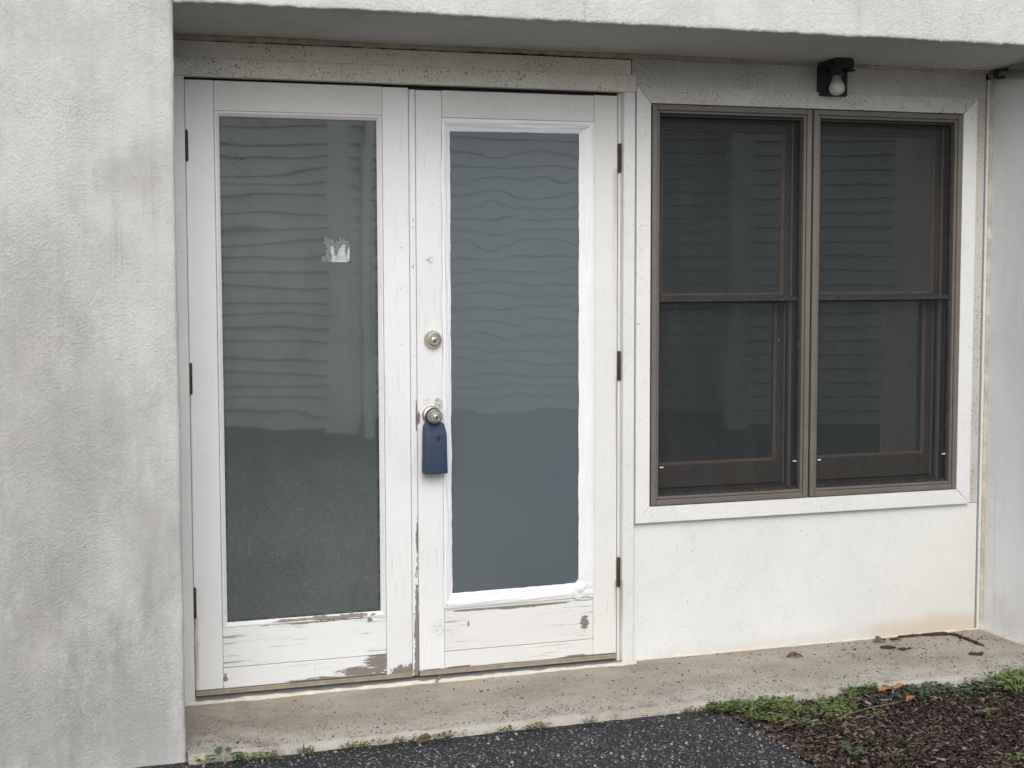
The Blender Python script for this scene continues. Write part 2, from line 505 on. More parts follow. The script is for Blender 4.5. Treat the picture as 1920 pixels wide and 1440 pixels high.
def window_pane_mat():
    t = T('dark_window_glass')
    c = t.mix(t.noise(2.2), (0.050, 0.055, 0.054), (0.041, 0.046, 0.046))
    return t.out(c, 0.012, None, IOR=2.05)


def screen_mat():
    t = T('insect_screen')
    tr = t.nt.nodes.new('ShaderNodeBsdfTransparent')
    mx = t.nt.nodes.new('ShaderNodeMixShader')
    dirt = t.noise(5, detail=6.0, rough=0.7, st=(2.5, 1, 0.6))
    lint = t.specks(55, 0.775)
    c = t.mix(t.step(dirt, 0.35, 0.7), (0.011, 0.015, 0.016), (0.027, 0.033, 0.034))
    c = t.mix(t.mul(lint, 0.5), c, (0.3, 0.3, 0.28))
    t.out(c, 0.8)
    wv = t.noise(2.6, st=(14, 1, 0.6), detail=3.0)
    t.put(mx.inputs[0], t.add(t.step(wv, 0.3, 0.7, 0.36, 0.44), t.mul(lint, 0.3)))
    t.nt.links.new(tr.outputs[0], mx.inputs[1])
    t.nt.links.new(t.bsdf.outputs[0], mx.inputs[2])
    t.nt.links.new(mx.outputs[0], t.nt.nodes['Material Output'].inputs['Surface'])
    return t.m


def asphalt_mat():
    t = T('worn_asphalt')
    v = t.voro(88)
    cellc = t.nt.nodes.new('ShaderNodeSeparateColor')
    t.nt.links.new(v.outputs['Color'], cellc.inputs[0])
    rr = cellc.outputs[0]
    stone = t.ramp(rr, [(0.0, (0.016, 0.017, 0.021)), (0.40, (0.045, 0.045, 0.048)), (0.70, (0.125, 0.122, 0.118)), (0.93, (0.25, 0.24, 0.225)), (1.0, (0.50, 0.48, 0.44))])
    d = v.outputs['Distance']
    binder = (0.012, 0.013, 0.017)
    worn = t.step(t.noise(3.3, detail=4.0), 0.36, 0.62)
    edge = t.step(d, 0.30, 0.52, 1, 0)
    c = t.mix(t.mul(edge, t.step(worn, 0, 1, 0.6, 1.0)), binder, stone)
    c = t.mix(t.step(t.noise(1.4, off=(3, 3, 3)), 0.45, 0.7, 0, 0.3), c, (0.035, 0.036, 0.042))
    h = t.add(t.mul(t.step(d, 0.1, 0.55, 1, 0), 0.7), t.noise(55, detail=5.0))
    return t.out(c, 0.82, t.bump(h, 0.004, 0.9))


def concrete_mat():
    t = T('sandy_concrete')
    a = t.noise(3.0, st=(1, 1.6, 1), detail=6.0, rough=0.62)
    c = t.ramp(a, [(0.25, (0.225, 0.192, 0.148)), (0.5, (0.33, 0.287, 0.228)), (0.75, (0.44, 0.39, 0.315))])
    worn = t.mul(t.step(t.add(t.y, t.mul(t.noise(6, st=(0.6, 1, 1), detail=5.0), 0.30)), -0.36, -0.20, 1, 0), t.step(t.noise(11, detail=5.0), 0.30, 0.58))
    c = t.mix(t.mul(worn, 0.75), c, (0.47, 0.44, 0.385))
    dirt = t.mul(t.step(t.add(t.x, t.mul(t.noise(5, detail=5.0), 0.7)), 0.25, 0.95, 1, 0), t.step(t.noise(9, detail=6.0, rough=0.7), 0.40, 0.62))
    c = t.mix(t.mul(dirt, 0.55), c, (0.11, 0.098, 0.082))
    sand = t.noise(210, detail=3.0, rough=0.7)
    c = t.mix(t.step(sand, 0.54, 0.68, 0, 0.65), c, (0.60, 0.555, 0.48))
    c = t.mix(t.step(sand, 0.42, 0.30, 0, 0.55), c, (0.12, 0.105, 0.085))
    c = t.mix(t.mul(t.specks(120, 0.69), 0.7), c, (0.70, 0.66, 0.59))
    c = t.mix(t.mul(t.specks(64, 0.735), 0.75), c, (0.06, 0.05, 0.04))
    h = t.add(t.mul(sand, 0.5), t.mul(t.noise(90, detail=4.0), 0.7))
    return t.out(c, 0.9, t.bump(h, 0.003, 0.7))


def island_mat(name, stops, rough=0.8, bump=0.0, trans=0.0):
    t = T(name)
    c = t.ramp(t.rnd, stops)
    c = t.mix(t.step(t.noise(90, detail=4.0), 0.3, 0.7, 0, 0.35), c, tuple(q * 0.5 for q in stops[0][1]))
    n = t.bump(t.noise(160, detail=4.0), bump) if bump else None
    return t.out(c, rough, n, Specular_IOR_Level=0.25)


M_PANE_L = pane_left_mat()
M_PANE_R = pane_right_mat()
M_PANE_W = window_pane_mat()
M_SCREEN = screen_mat()
M_ASPHALT = asphalt_mat()
M_CONCRETE = concrete_mat()
M_SOIL = simple('dark_soil', (0.032, 0.023, 0.018), 0.95, 0, 0.5, 60, 0.006)
M_CHIPS = island_mat('bark_chips', [(0.0, (0.024, 0.016, 0.013)), (0.45, (0.074, 0.049, 0.038)), (0.82, (0.155, 0.110, 0.086)), (1.0, (0.33, 0.27, 0.22))], 0.85, 0.001)
M_PEBBLE = island_mat('asphalt_stones', [(0.0, (0.06, 0.06, 0.06)), (0.55, (0.13, 0.127, 0.12)), (0.85, (0.27, 0.26, 0.245)), (1.0, (0.52, 0.50, 0.47))], 0.8)
M_GREEN = island_mat('weed_leaf', [(0.0, (0.055, 0.100, 0.026)), (0.5, (0.130, 0.200, 0.046)), (1.0, (0.25, 0.30, 0.090))], 0.5)
M_GREEN2 = island_mat('blue_green_leaf', [(0.0, (0.040, 0.078, 0.040)), (0.5, (0.062, 0.115, 0.055)), (1.0, (0.095, 0.155, 0.075))], 0.5)
M_MOSS = island_mat('yellow_moss', [(0.0, (0.05, 0.06, 0.02)), (0.5, (0.10, 0.12, 0.035)), (1.0, (0.19, 0.18, 0.06))], 0.9)
M_STEM = simple('pale_stem', (0.30, 0.25, 0.15), 0.7)
M_LEAF_BROWN = simple('dry_brown_leaf', (0.17, 0.095, 0.058), 0.7, 0, 0.4, 60, 0.0006)
M_LEAF_TAN = simple('dry_tan_leaf', (0.34, 0.215, 0.14), 0.7, 0, 0.35, 60, 0.0006)
M_LEAF_ORANGE = simple('dry_orange_leaf', (0.43, 0.185, 0.062), 0.65, 0, 0.3, 60, 0.0006)
M_BARK = simple('dark_bark', (0.062, 0.044, 0.033), 0.9, 0, 0.5, 80, 0.003)
M_TWIG = simple('grey_twig', (0.24, 0.19, 0.14), 0.8, 0, 0.3, 60, 0.001)
M_SIDING = simple('beige_siding', (0.74, 0.735, 0.70), 0.6, 0, 0.1, 3, 0.0)
M_TRIMH = simple('pale_house_trim', (0.84, 0.83, 0.80), 0.6, 0, 0.1, 3)
M_FASCIA = simple('tan_fascia', (0.40, 0.27, 0.17), 0.6, 0, 0.15, 3)
M_ROOF = simple('dark_roof', (0.06, 0.057, 0.055), 0.9, 0, 0.3, 9)

# ------------------------------------------------------------------ ground
ZA = -0.028


def ground_sheet(x0, x1, y0, y1, nx, ny, amp, z0):
    return MB().grid(lambda u, v: (x0 + (x1 - x0) * u, y0 + (y1 - y0) * v,
                                   z0 + amp * (nz(x0 + (x1 - x0) * u, y0 + (y1 - y0) * v, 1.3, 3) + 0.5 * nz(x0 + (x1 - x0) * u, y0 + (y1 - y0) * v, 4.3, 17))), nx, ny)


BIG = 140
XE = 1.69                                            # the asphalt stops here, the planting bed begins
MB().raw([(-BIG, -BIG, ZA - 0.036), (BIG, -BIG, ZA - 0.036), (BIG, BIG, ZA - 0.036), (-BIG, BIG, ZA - 0.036)], [(0, 1, 2, 3)]).build('ground', M_ASPHALT)['kind'] = 'structure'


def asp(u, v):
    y = -3.2 + 2.9 * v
    x = -6.0 + (XE + 0.02 * nz(0, y, 0, 5) + 0.012 * nz(0, y, 3, 26) + 6.0) * u ** 0.6
    z = ZA + 0.003 * nz(x, y, 0, 3) + 0.0018 * nz(x, y, 4, 24) + 0.0012 * nz(x, y, 9, 70)
    z -= 0.05 * max(0, min(1, (-2.6 - y) / 0.6)) ** 2
    if u > 0.99: z -= 0.02 * (u - 0.99) / 0.01
    z -= 0.05 * max(0, min(1, (-5.4 - x) / 0.5))
    return (x, y, z)


MB().grid(asp, 260, 180).build('driveway', M_ASPHALT, smooth=True)['kind'] = 'structure'
soil = ground_sheet(XE - 0.03, 5.5, -3.2, -0.3, 90, 70, 0.010, ZA - 0.014).build('soil', M_SOIL, smooth=True)
soil['kind'] = 'structure'

# ------------------------------------------------------------------ concrete step
step_o = thing('concrete_step', 'long low sandy concrete step running under the doors and window wall', 'step', (1.4, -0.3, 0))


def stepf(u, v):
    x = -0.098 + 3.196 * u
    prof = [(-0.565, -0.0012), (-0.574, -0.0035), (-0.5815, -0.009), (-0.5855, -0.017), (-0.587, -0.12)]
    n = 46
    k = v * 50
    if k <= n: y, z = -0.02 + (-0.545) * k / n, 0.0
    else:
        i = int(round(k - n))
        y, z = prof[i]
    fr = max(0, min(1, (-y - 0.5) / 0.08))
    y += fr * (0.007 * nz(x, 0, 0, 6) + 0.005 * nz(x, 2, 0, 25))
    if k <= n: z += (1 - fr) * 0.0025 * nz(x, y, 0, 7) + (1 - fr) * 0.0012 * nz(x, y, 5, 30) - 0.0012 * fr
    return (x, y, z)


MB().grid(stepf, 330, 50).build('slab', M_CONCRETE, step_o, smooth=True)
MB().box(-0.098, 3.098, -0.570, -0.022, -0.2, -0.012).build('slab_core', M_CONCRETE, step_o)

# ------------------------------------------------------------------ stucco pier, beam, side wall


def rough(p, n, a=1.0):
    d = (0.0040 * nz(*p, 2.6) + 0.0013 * nz(*p, 9) + 0.0009 * nz(*p, 34) + 0.0010 * nz(*p, 75)) * a
    return (p[0] + n[0] * d, p[1] + n[1] * d, p[2] + n[2] * d)


pier = thing('stucco_pier', 'weathered grey stucco wall section at the left of the doors', 'wall', (-0.8, -0.56, -0.05))
pr = []
for x in [-3.0, -2.2, -1.6, -1.2]: pr.append(((x, -0.56), (0, -1)))
x = -1.0
while x < -0.118:
    pr.append(((x, -0.56), (0, -1)))
    x += 0.0095
R_ = 0.014
for k in range(7):
    a = -math.pi / 2 + (math.pi / 2) * k / 6
    pr.append(((-0.100 - R_ + R_ * math.cos(a), -0.56 + R_ + R_ * math.sin(a)), (math.cos(a), math.sin(a))))
for k in range(1, 30): pr.append(((-0.100, -0.546 + k * 0.02), (1, 0)))
NZ = 250


def pierf(u, v):
    (px, py), (nx, ny) = pr[int(round(u * (len(pr) - 1)))]
    z = -0.07 + 2.95 * v
    q = rough((px, py, z), (nx, ny, 0))
    w = 0.010 * max(0, 1 - (z + 0.07) / 0.07) ** 2           # the foot flares where the render meets the ground
    return (q[0] + nx * w, q[1] + ny * w, q[2])


MB().grid(pierf, len(pr) - 1, NZ).build('render_coat', M_STUCCO, pier, smooth=True)
MB().box(-2.99, -0.13, -0.53, 0.4, -0.2, 2.87).build('wall_core', M_STUCCO, pier)

beam = thing('stucco_beam', 'rough pale stucco beam overhanging the recess along the top', 'beam', (1.6, -0.56, 2.216))
bp = []
z = 2.87
while z > 2.234:
    bp.append(((-0.56, z), (-1, 0)))
    z -= 0.0095 if z < 2.42 else 0.05
for k in range(6):
    a = math.pi + (math.pi / 2) * k / 5
    bp.append(((-0.56 + 0.010 + 0.010 * math.cos(a), 2.224 + 0.010 * math.sin(a)), (math.cos(a), math.sin(a))))
for k in range(1, 5): bp.append(((-0.550 + 0.012 * k, 2.214), (0, -1)))


def beamf(u, v):
    x = -0.1 + 5.0 * u
    (y, z), (ny, nzz) = bp[int(round(v * (len(bp) - 1)))]
    q = rough((x, y, z), (0, ny, nzz), 0.8)
    low = max(0, 1 - (z - 2.214) / 0.03)
    dz = low * (0.0025 * nz(x, 0, 0, 5) + 0.0035 * nz(x, 3, 0, 19) - 0.008 * max(0, nz(x, 5, 0, 46) - 0.1))
    return (q[0], q[1], q[2] + dz)


MB().grid(beamf, 520, len(bp) - 1).build('render_coat', M_STUCCO_BEAM, beam, smooth=True)
MB().box(-0.09, 4.9, -0.535, 0.4, 2.225, 2.86).build('beam_core', M_STUCCO_BEAM, beam)


def soff(u, v):
    x = -0.1 + 3.3 * u
    y = -0.508 + 0.51 * v
    return (x, y, 2.2155 - 0.017 * v + 0.004 * nz(x * 0.7, y * 2, 0, 3) + 0.002 * nz(x, y * 3, 0, 9))


MB().grid(soff, 160, 26).build('soffit', M_SOFFIT, beam, smooth=True, label='smooth dark grey underside of the beam')

side = thing('side_wall', 'pale grey stucco return wall at the right end of the recess', 'wall', (3.1, -0.28, 0))


def sidef(u, v):
    y = -0.58 + 0.62 * u
    z = -0.07 + 2.29 * v
    q = rough((3.10, y, z), (-1, 0, 0), 0.35)
    foot = 0.006 * max(0, 1 - (z + 0.03) / 0.08) ** 2
    return (q[0] - foot, y, z)


MB().grid(sidef, 60, 200).build('render_coat', M_STUCCO_SIDE, side, smooth=True)
MB().box(3.112, 4.9, -0.58, 0.4, -0.2, 2.224).build('wall_core', M_STUCCO_SIDE, side)

# ------------------------------------------------------------------ white panelled infill wall
infill = thing('panel_wall', 'white painted panel wall filling the recess around the doors and window', 'wall', (1.5, 0.0, 0))


def panel(name, x0, x1, z0, z1, y, mat, amp=0.0015, th=0.02):
    """a thin sheet-metal panel, slightly oil-canned"""
    def f(u, v):
        x, z = x0 + (x1 - x0) * u, z0 + (z1 - z0) * v
        e = min(1, 8 * min(u, 1 - u, v * 2, (1 - v) * 2))
        return (x, y + amp * e * nz(x, 0, z, 3.1), z)
    nx, nzv = max(2, int((x1 - x0) / 0.04)), max(2, int((z1 - z0) / 0.04))
    m = MB().grid(f, nx, nzv)
    m.box(x0 + 0.0005, x1 - 0.0005, y + 0.003, y + th, z0 + 0.0005, z1 - 0.0005)
    return m.build(name, mat, infill, smooth=True, angle=30)


panel('header_panel', -0.10, 1.5715, 2.1275, 2.181, -0.010, M_HEADER)
panel('header_panel', 1.5745, 3.064, 2.088, 2.194, -0.013, M_HEADER_R)
panel('lower_panel', 1.583, 3.064, 0.006, 0.512, -0.010, M_PANEL_LOW, 0.002)
panel('side_panel', 3.008, 3.064, 0.5145, 2.0865, -0.012, M_STRIP, 0.001)
MB().box(-0.15, 3.12, 0.02, 0.035, 2.05, 2.26).box(1.545, 1.66, 0.02, 0.034, 0, 2.1).box(2.94, 3.12, 0.02, 0.034, 0, 2.1) \
    .box(1.55, 3.12, 0.02, 0.034, -0.1, 0.60).box(-0.14, -0.012, 0.025, 0.04, -0.1, 2.1).build('backing_board', M_CREVICE, infill)
MB().box(3.0715, 3.083, -0.016, 0.010, 0.004, 2.165, 0.002).build('corner_strip', M_CASING, infill)
# caulk beads


def bead(name, p0, p1, r, mat, wob=0.0015, n=None, flat=1.0):
    p0, p1 = Vector(p0), Vector(p1)
    L = (p1 - p0).length
    n = n or int(L / 0.012)
    d = (p1 - p0).normalized()
    ring = 8
    u = d.orthogonal().normalized()
    w = d.cross(u)
    V, F = [], []
    for i in range(n + 1):
        p = p0 + d * (L * i / n)
        rr = r * (1 + 0.30 * nz(p.x, p.y, p.z, 14) + 0.22 * nz(p.x, p.y, p.z, 60))
        for k in range(ring):
            a = 2 * math.pi * k / ring
            V.append(p + (u * math.cos(a) + w * math.sin(a)) * rr + Vector((nz(p.x, 1, p.z, 22), nz(p.x, 2, p.z, 22), nz(p.x, 3, p.z, 22))) * wob)
    for i in range(n):
        for k in range(ring):
            k2 = (k + 1) % ring
            F.append((i * ring + k, i * ring + k2, (i + 1) * ring + k2, (i + 1) * ring + k))
    return MB().raw(V, F).build(name, mat, infill, smooth=True)


bead('ceiling_caulk', (-0.1, -0.014, 2.1935), (3.08, -0.018, 2.1995), 0.0115, M_CAULK)
bead('corner_caulk', (3.094, -0.008, 0.0), (3.094, -0.008, 2.19), 0.0105, M_CAULK2)
bead('base_caulk', (1.585, -0.012, 0.003), (3.09, -0.012, 0.003), 0.006, M_CAULK_WHITE)
bead('base_caulk', (3.093, -0.02, 0.001), (3.091, -0.56, 0.0), 0.010, M_CAULK_WHITE)
bead('sill_caulk', (-0.05, -0.045, -0.001), (1.585, -0.040, -0.001), 0.011, M_CAULK_WHITE, 0.004)

# ------------------------------------------------------------------ door frame
dfr = thing('door_frame', 'white casing and sill framing the pair of doors', 'door frame', (0.77, 0.0, 0))
MB().box(-0.098, 1.585, -0.030, 0.03, 2.066, 2.1265, 0.0025).build('head_casing', M_HEADCASE, dfr)
MB().box(-0.060, -0.005, -0.026, 0.03, 0.0, 2.0655, 0.002).build('jamb_casing', M_CASING, dfr)
MB().box(1.537, 1.5815, -0.028, 0.03, 0.002, 2.0655, 0.0025).build('jamb_casing', M_CASING, dfr)
MB().box(-0.005, 1.537, 0.050, 0.10, 2.045, 2.0655).box(-0.005, 0.0, 0.046, 0.10, 0.0, 2.05).box(1.527, 1.5365, 0.0, 0.10, 0.0, 2.064) \
    .build('door_stop', M_CASING, dfr)
MB().box(-0.005, 1.537, 0.03, 0.12, -0.006, 0.012).build('dark_rebate', M_CREVICE, dfr)
MB().prism([(-0.034, -0.004), (-0.034, 0.001), (-0.012, 0.0065), (0.09, 0.0075), (0.09, -0.004)], 'x', -0.004, 1.536).build('door_sill', M_SILL, dfr)

# ------------------------------------------------------------------ doors


def frame_bead(x0, x1, z0, z1, w, d0, d1):
    """four mitred sloping beads as separate meshes: outer rectangle at depth d0, sloping in by w to depth d1"""
    O = [(x0, z0), (x1, z0), (x1, z1), (x0, z1)]
    I = [(x0 + w, z0 + w), (x1 - w, z0 + w), (x1 - w, z1 - w), (x0 + w, z1 - w)]
    out = []
    for k in range(4):
        k2 = (k + 1) % 4
        m = MB()
        a, b2, c, d = O[k], O[k2], I[k2], I[k]
        V = [(a[0], d0, a[1]), (b2[0], d0, b2[1]), (c[0], d1, c[1]), (d[0], d1, d[1]),
             (a[0], d1 + 0.014, a[1]), (b2[0], d1 + 0.014, b2[1]), (c[0], d1 + 0.014, c[1]), (d[0], d1 + 0.014, d[1])]
        # a small flat lip on the outer side
        e = 0.32
        lip = lambda p, q: (p[0] + (q[0] - p[0]) * e, p[1] + (q[1] - p[1]) * e)
        la, lb = lip(a, d), lip(b2, c)
        V += [(la[0], d0 - 0.001, la[1]), (lb[0], d0 - 0.001, lb[1])]
        m.raw(V, [(0, 1, 9, 8), (8, 9, 2, 3), (3, 2, 6, 7), (1, 0, 4, 5), (0, 8, 3, 7, 4), (1, 5, 6, 2, 9), (4, 7, 6, 5)])
        out.append(m)
    return out


def wavy_pane(x0, x1, z0, z1, y, fn, nx=60, nzv=190):
    m = MB().grid(lambda u, v: (x0 + (x1 - x0) * u, y + fn(x0 + (x1 - x0) * u, z0 + (z1 - z0) * v), z0 + (z1 - z0) * v), nx, nzv)
    return m


def hinge(parent, x, z0, z1, y=-0.004):
    m = MB().lathe([(0.0035, -0.004), (0.006, 0.0), (0.0062, z1 - z0), (0.0035, z1 - z0 + 0.004)], (x, y - 0.001, z0), (0, 0, 1), 14)
    m.box(x - 0.0025, x + 0.0025, y, 0.03, z0 + 0.002, z1 - 0.002)
    h = m.build('hinge', M_HINGE, parent, smooth=True, angle=40)
    kn = MB()
    for k in (1, 2, 3, 4):
        zz = z0 + (z1 - z0) * k / 5
        kn.lathe([(0.0066, -0.0008), (0.0066, 0.0008)], (x, y - 0.001, zz), (0, 0, 1), 12)
    kn.build('knuckle_joint', M_KEYHOLE, h)
    return h


dl = thing('door', 'left door of the pair, clouded glass with a torn sticker on it', 'door', (0.0, 0.0, 0.03), 'pair of white glazed doors')
TH = 0.044
MB().box(0.0, 0.0925, 0, TH, 0.033, 2.058, 0.0016).build('stile', M_STILE_L, dl)
MB().box(0.6600, 0.7515, 0, TH, 0.028, 2.056, 0.0016).build('stile', M_STILE_MID, dl)
MB().box(0.7525, 0.7735, -0.006, TH, 0.018, 2.051, 0.002).build('astragal', M_ASTRAGAL, dl)
MB().box(0.0935, 0.6590, 0.0008, TH, 1.9605, 2.0575, 0.0014).build('top_rail', M_RAIL_TOP, dl)
MB().box(0.0935, 0.6590, 0.0007, TH, 0.1035, 0.2375, 0.0014).build('bottom_rail', M_BOARD_UP, dl)
MB().box(0.0935, 0.6590, 0.0004, TH, 0.0325, 0.1015, 0.0014).build('kick_board', M_BOARD_LOW, dl)
for m in frame_bead(0.0942, 0.6582, 0.2385, 1.9595, 0.0165, 0.0012, 0.009): m.build('glazing_bead', M_BEAD, dl)
lp = wavy_pane(0.106, 0.646, 0.25, 1.95, 0.0125,
               lambda x, z: 0.00030 * nz(x * 0.35, 0, z, 5.2) + 0.00010 * nz(x * 0.4, 3, z, 13) + 0.00022 * nz(x * 1.6, 5, z * 0.25, 6)).build('pane', M_PANE_L, dl, smooth=True)
MB().box(0.10, 0.65, 0.020, 0.028, 0.245, 1.955).build('pane_backing', M_CREVICE, dl)
sw = MB().box(0.001, 0.7505, -0.008, 0.034, 0.0155, 0.0305, 0.0012)
sw.box(0.001, 0.7505, -0.0105, -0.0075, 0.0275, 0.0318)
sw.build('door_sweep', M_SWEEP, dl)
for z0, z1 in ((1.797, 1.891), (1.034, 1.131), (0.284, 0.381)): hinge(dl, 0.0015, z0, z1)

dr = thing('door', 'right door of the pair, with grey film, deadbolt and round knob', 'door', (1.526, 0.0, 0.03), 'pair of white glazed doors')
MB().box(0.7765, 0.8695, 0, TH, 0.0325, 2.050, 0.0016).build('stile', M_STILE_R, dr)
MB().box(1.4340, 1.5245, 0, TH, 0.0345, 2.054, 0.0016).build('stile', M_STILE_RH, dr)
MB().box(0.8705, 1.4330, 0.0008, TH, 1.9600, 2.052, 0.0014).build('top_rail', M_RAIL_TOP, dr)
MB().box(0.8705, 1.4330, 0.0006, TH, 0.0945, 0.2385, 0.0014).build('bottom_rail', M_BOARD_UPR, dr)
MB().box(0.8705, 1.4330, 0.0004, TH, 0.0325, 0.0925, 0.0014).build('kick_board', M_BOARD_LOWR, dr)
for m in frame_bead(0.8712, 1.4322, 0.2395, 1.9590, 0.0165, 0.0012, 0.009): m.build('glazing_bead', M_BEAD, dr)
wavy_pane(0.884, 1.42, 0.25, 1.948, 0.0115,
          lambda x, z: 0.00027 * nz(x * 1.0, 0, z * 0.62, 8.5) + 0.00007 * nz(x, 3, z * 0.6, 22)).build('pane', M_PANE_R, dr, smooth=True)
MB().box(0.88, 1.425, 0.020, 0.028, 0.245, 1.955).build('pane_backing', M_CREVICE, dr)
sw = MB().box(0.7765, 1.5240, -0.008, 0.034, 0.0155, 0.0315, 0.0012)
sw.box(0.7765, 1.5240, -0.0105, -0.0075, 0.0285, 0.0328)
sw.build('door_sweep', M_SWEEP, dr)
for z0, z1 in ((1.786, 1.882), (1.040, 1.139), (0.284, 0.386)): hinge(dr, 1.5300, z0, z1)

# wrinkled white film taped round the right pane


def film_strip(p0, p1, wdir, w, seed, wave=1.0, thick=0.0):
    """crumpled plastic running from p0 to p1 (x,z), wdir pointing from outer to inner edge"""
    L = math.hypot(p1[0] - p0[0], p1[1] - p0[1])
    nl = max(8, int(L / 0.010))
    nw = 12
    ux, uz = (p1[0] - p0[0]) / L, (p1[1] - p0[1]) / L

    def f(u, v):
        s_ = L * u
        o_in = 0.0022 * nz(s_, seed, 0, 9) + 0.0016 * nz(s_, seed, 3, 33)
        o_out = 0.0030 * nz(s_, seed, 7, 7)
        ww = o_out + (w + o_in - o_out) * v
        x = p0[0] + ux * s_ + wdir[0] * ww
        z = p0[1] + uz * s_ + wdir[1] * ww
        arch = math.sin(math.pi * min(1, max(0, v)))
        base = -0.0012 + 0.0115 * max(0.0, min(1.0, (v - 0.15) / 0.55)) - 0.001
        fold = 0.0062 * abs(nz(s_ * 0.30, seed + v * 1.3, 1, 20)) + 0.0044 * nz(s_ * 0.55, v * 2.2 + seed, 2, 9) + 0.0012 * nz(s_, v * 1.5, seed, 60)
        return (x, base - 0.0035 * arch * wave - fold * arch * wave - 0.0012, z)
    return MB().grid(f, nl, nw)


for (p0, p1, wd, w, sd) in (((0.868, 1.955), (0.868, 0.250), (1, 0), 0.033, 1.0), ((1.434, 0.250), (1.434, 1.955), (-1, 0), 0.055, 4.0),
                            ((1.43, 1.959), (0.87, 1.955), (0, -1), 0.041, 7.0)):
    film_strip(p0, p1, wd, w, sd).build('film_border', M_PLASTIC, dr, smooth=True)
film_strip((0.876, 0.246), (1.430, 0.252), (0, 1), 0.052, 9.0, 1.6).build('film_border', M_PLASTIC, dr, smooth=True)


def corner_patch(u, v):
    # diagonal fold of film across the lower right corner of the pane
    a = (1.318 + 0.058 * v, 0.268 + 0.005 * v)
    bq = (1.383 + 0.045 * v, 0.330 - 0.002 * v)
    x = a[0] + (bq[0] - a[0]) * u
    z = a[1] + (bq[1] - a[1]) * u - 0.030 * v
    h = -0.006 - 0.007 * math.sin(math.pi * u) * math.sin(math.pi * min(1, v * 1.1)) - 0.0025 * nz(x, 0, z, 40) - 0.0012 * math.sin(22 * math.hypot(x - 1.385, (z - 0.288)) * 10)
    return (x, h, z)


MB().grid(corner_patch, 26, 20).build('film_corner', M_PLASTIC, dr, smooth=True, label='film folded diagonally over the lower right corner')

# deadbolt and knob
bolt = MB().lathe([(0.0315, 0), (0.0318, 0.004), (0.030, 0.012), (0.0262, 0.0215), (0.0252, 0.0232), (0.0222, 0.0236), (0.0212, 0.0205)], (0.832, 0.0, 1.197), (0, -1, 0), 40) \
    .build('deadbolt', M_NICKEL, dr, smooth=True, angle=24)
MB().lathe([(0.0190, 0.0200), (0.0190, 0.0240), (0.0182, 0.0247), (0.0112, 0.0248), (0.0108, 0.0232)], (0.832, 0, 1.197), (0, -1, 0), 32).build('cylinder_face', M_NICKEL, bolt, smooth=True, angle=35)
MB().lathe([(0.0092, 0.0230), (0.0092, 0.0250), (0.0086, 0.0254)], (0.832, 0, 1.197), (0, -1, 0), 24).build('key_plug', M_STEEL, bolt, smooth=True, angle=35)
MB().box(0.8308, 0.8333, -0.0262, -0.0245, 1.1905, 1.2035).build('keyway', M_KEYHOLE, bolt)
KX, KZ = 0.8255, 0.933
knob = MB().lathe([(0.0335, 0), (0.0338, 0.003), (0.031, 0.0075), (0.024, 0.011), (0.0155, 0.013), (0.0125, 0.020), (0.0125, 0.030), (0.016, 0.034),
                   (0.0225, 0.038), (0.0255, 0.044), (0.0258, 0.050), (0.0245, 0.056), (0.0205, 0.060), (0.0180, 0.0625), (0.0176, 0.066)], (KX, 0, KZ), (0, -1, 0), 40) \
    .build('doorknob', M_NICKEL, dr, smooth=True, angle=50)
MB().lathe([(0.0182, 0.0655), (0.0186, 0.069), (0.0172, 0.0715), (0.0118, 0.0718), (0.0108, 0.069)], (KX, 0, KZ), (0, -1, 0), 32).build('knob_ring', M_STEEL, knob, smooth=True, angle=50)
MB().lathe([(0.0098, 0.066), (0.0098, 0.0700), (0.0085, 0.0706)], (KX, 0, KZ), (0, -1, 0), 24).build('key_plug', M_NICKEL, knob, smooth=True, angle=35)
MB().box(KX - 0.0018, KX + 0.0018, -0.0716, -0.0703, KZ - 0.006, KZ + 0.006).build('keyway', M_KEYHOLE, knob)


def crumple(u, v):
    a = 2 * math.pi * u
    r = (0.005 + 0.010 * v) * (1 + 0.45 * nz(math.cos(a), math.sin(a), 3, 1.6)) if v > 0 else 0.0
    x = 0.850 + r * math.cos(a)
    z = 0.9715 + 1.25 * r * math.sin(a)
    return (x, -0.003 - 0.006 * abs(nz(x, 0, z, 150)), z)


tag(MB().grid(crumple, 18, 5).build('tape_scrap', M_TAPE, None, smooth=False, at=(0.849, 0, 0.97)), 'crumpled scrap of clear tape stuck just above the doorknob', 'tape')

# lock box
lb = thing('lockbox', 'slate blue key lockbox hanging from the doorknob', 'lockbox', (0.824, -0.05, 0.73))
bm = bmesh.new()
rings = []
sec = [(0.735, 0.0415, 0.0215), (0.742, 0.0425, 0.0235), (0.80, 0.0405, 0.0232), (0.871, 0.0395, 0.0228), (0.874, 0.0392, 0.0222), (0.886, 0.0388, 0.0160), (0.901, 0.0370, 0.0090), (0.908, 0.0330, 0.0075)]
NS = 36
for (z, rx, ry) in sec:
    ring = []
    for k in range(NS):
        a = 2 * math.pi * k / NS
        ca, sa = math.cos(a), math.sin(a)
        e = 0.26
        xx = math.copysign(abs(ca) ** e, ca) * rx
        yy = math.copysign(abs(sa) ** e, sa) * ry
        bow = 0.0025 * (1 - (xx / rx) ** 2) if z < 0.74 else 0.0
        lean = 0.010 * max(0, min(1, (z - 0.874) / 0.028))
        ring.append(bm.verts.new((0.8275 + xx, -0.0345 + yy + lean, z - bow)))
    rings.append(ring)
for r0, r1 in zip(rings, rings[1:]):
    for k in range(NS):
        bm.faces.new((r0[k], r0[(k + 1) % NS], r1[(k + 1) % NS], r1[k]))
bm.faces.new(rings[0][::-1])
bm.faces.new(rings[-1])
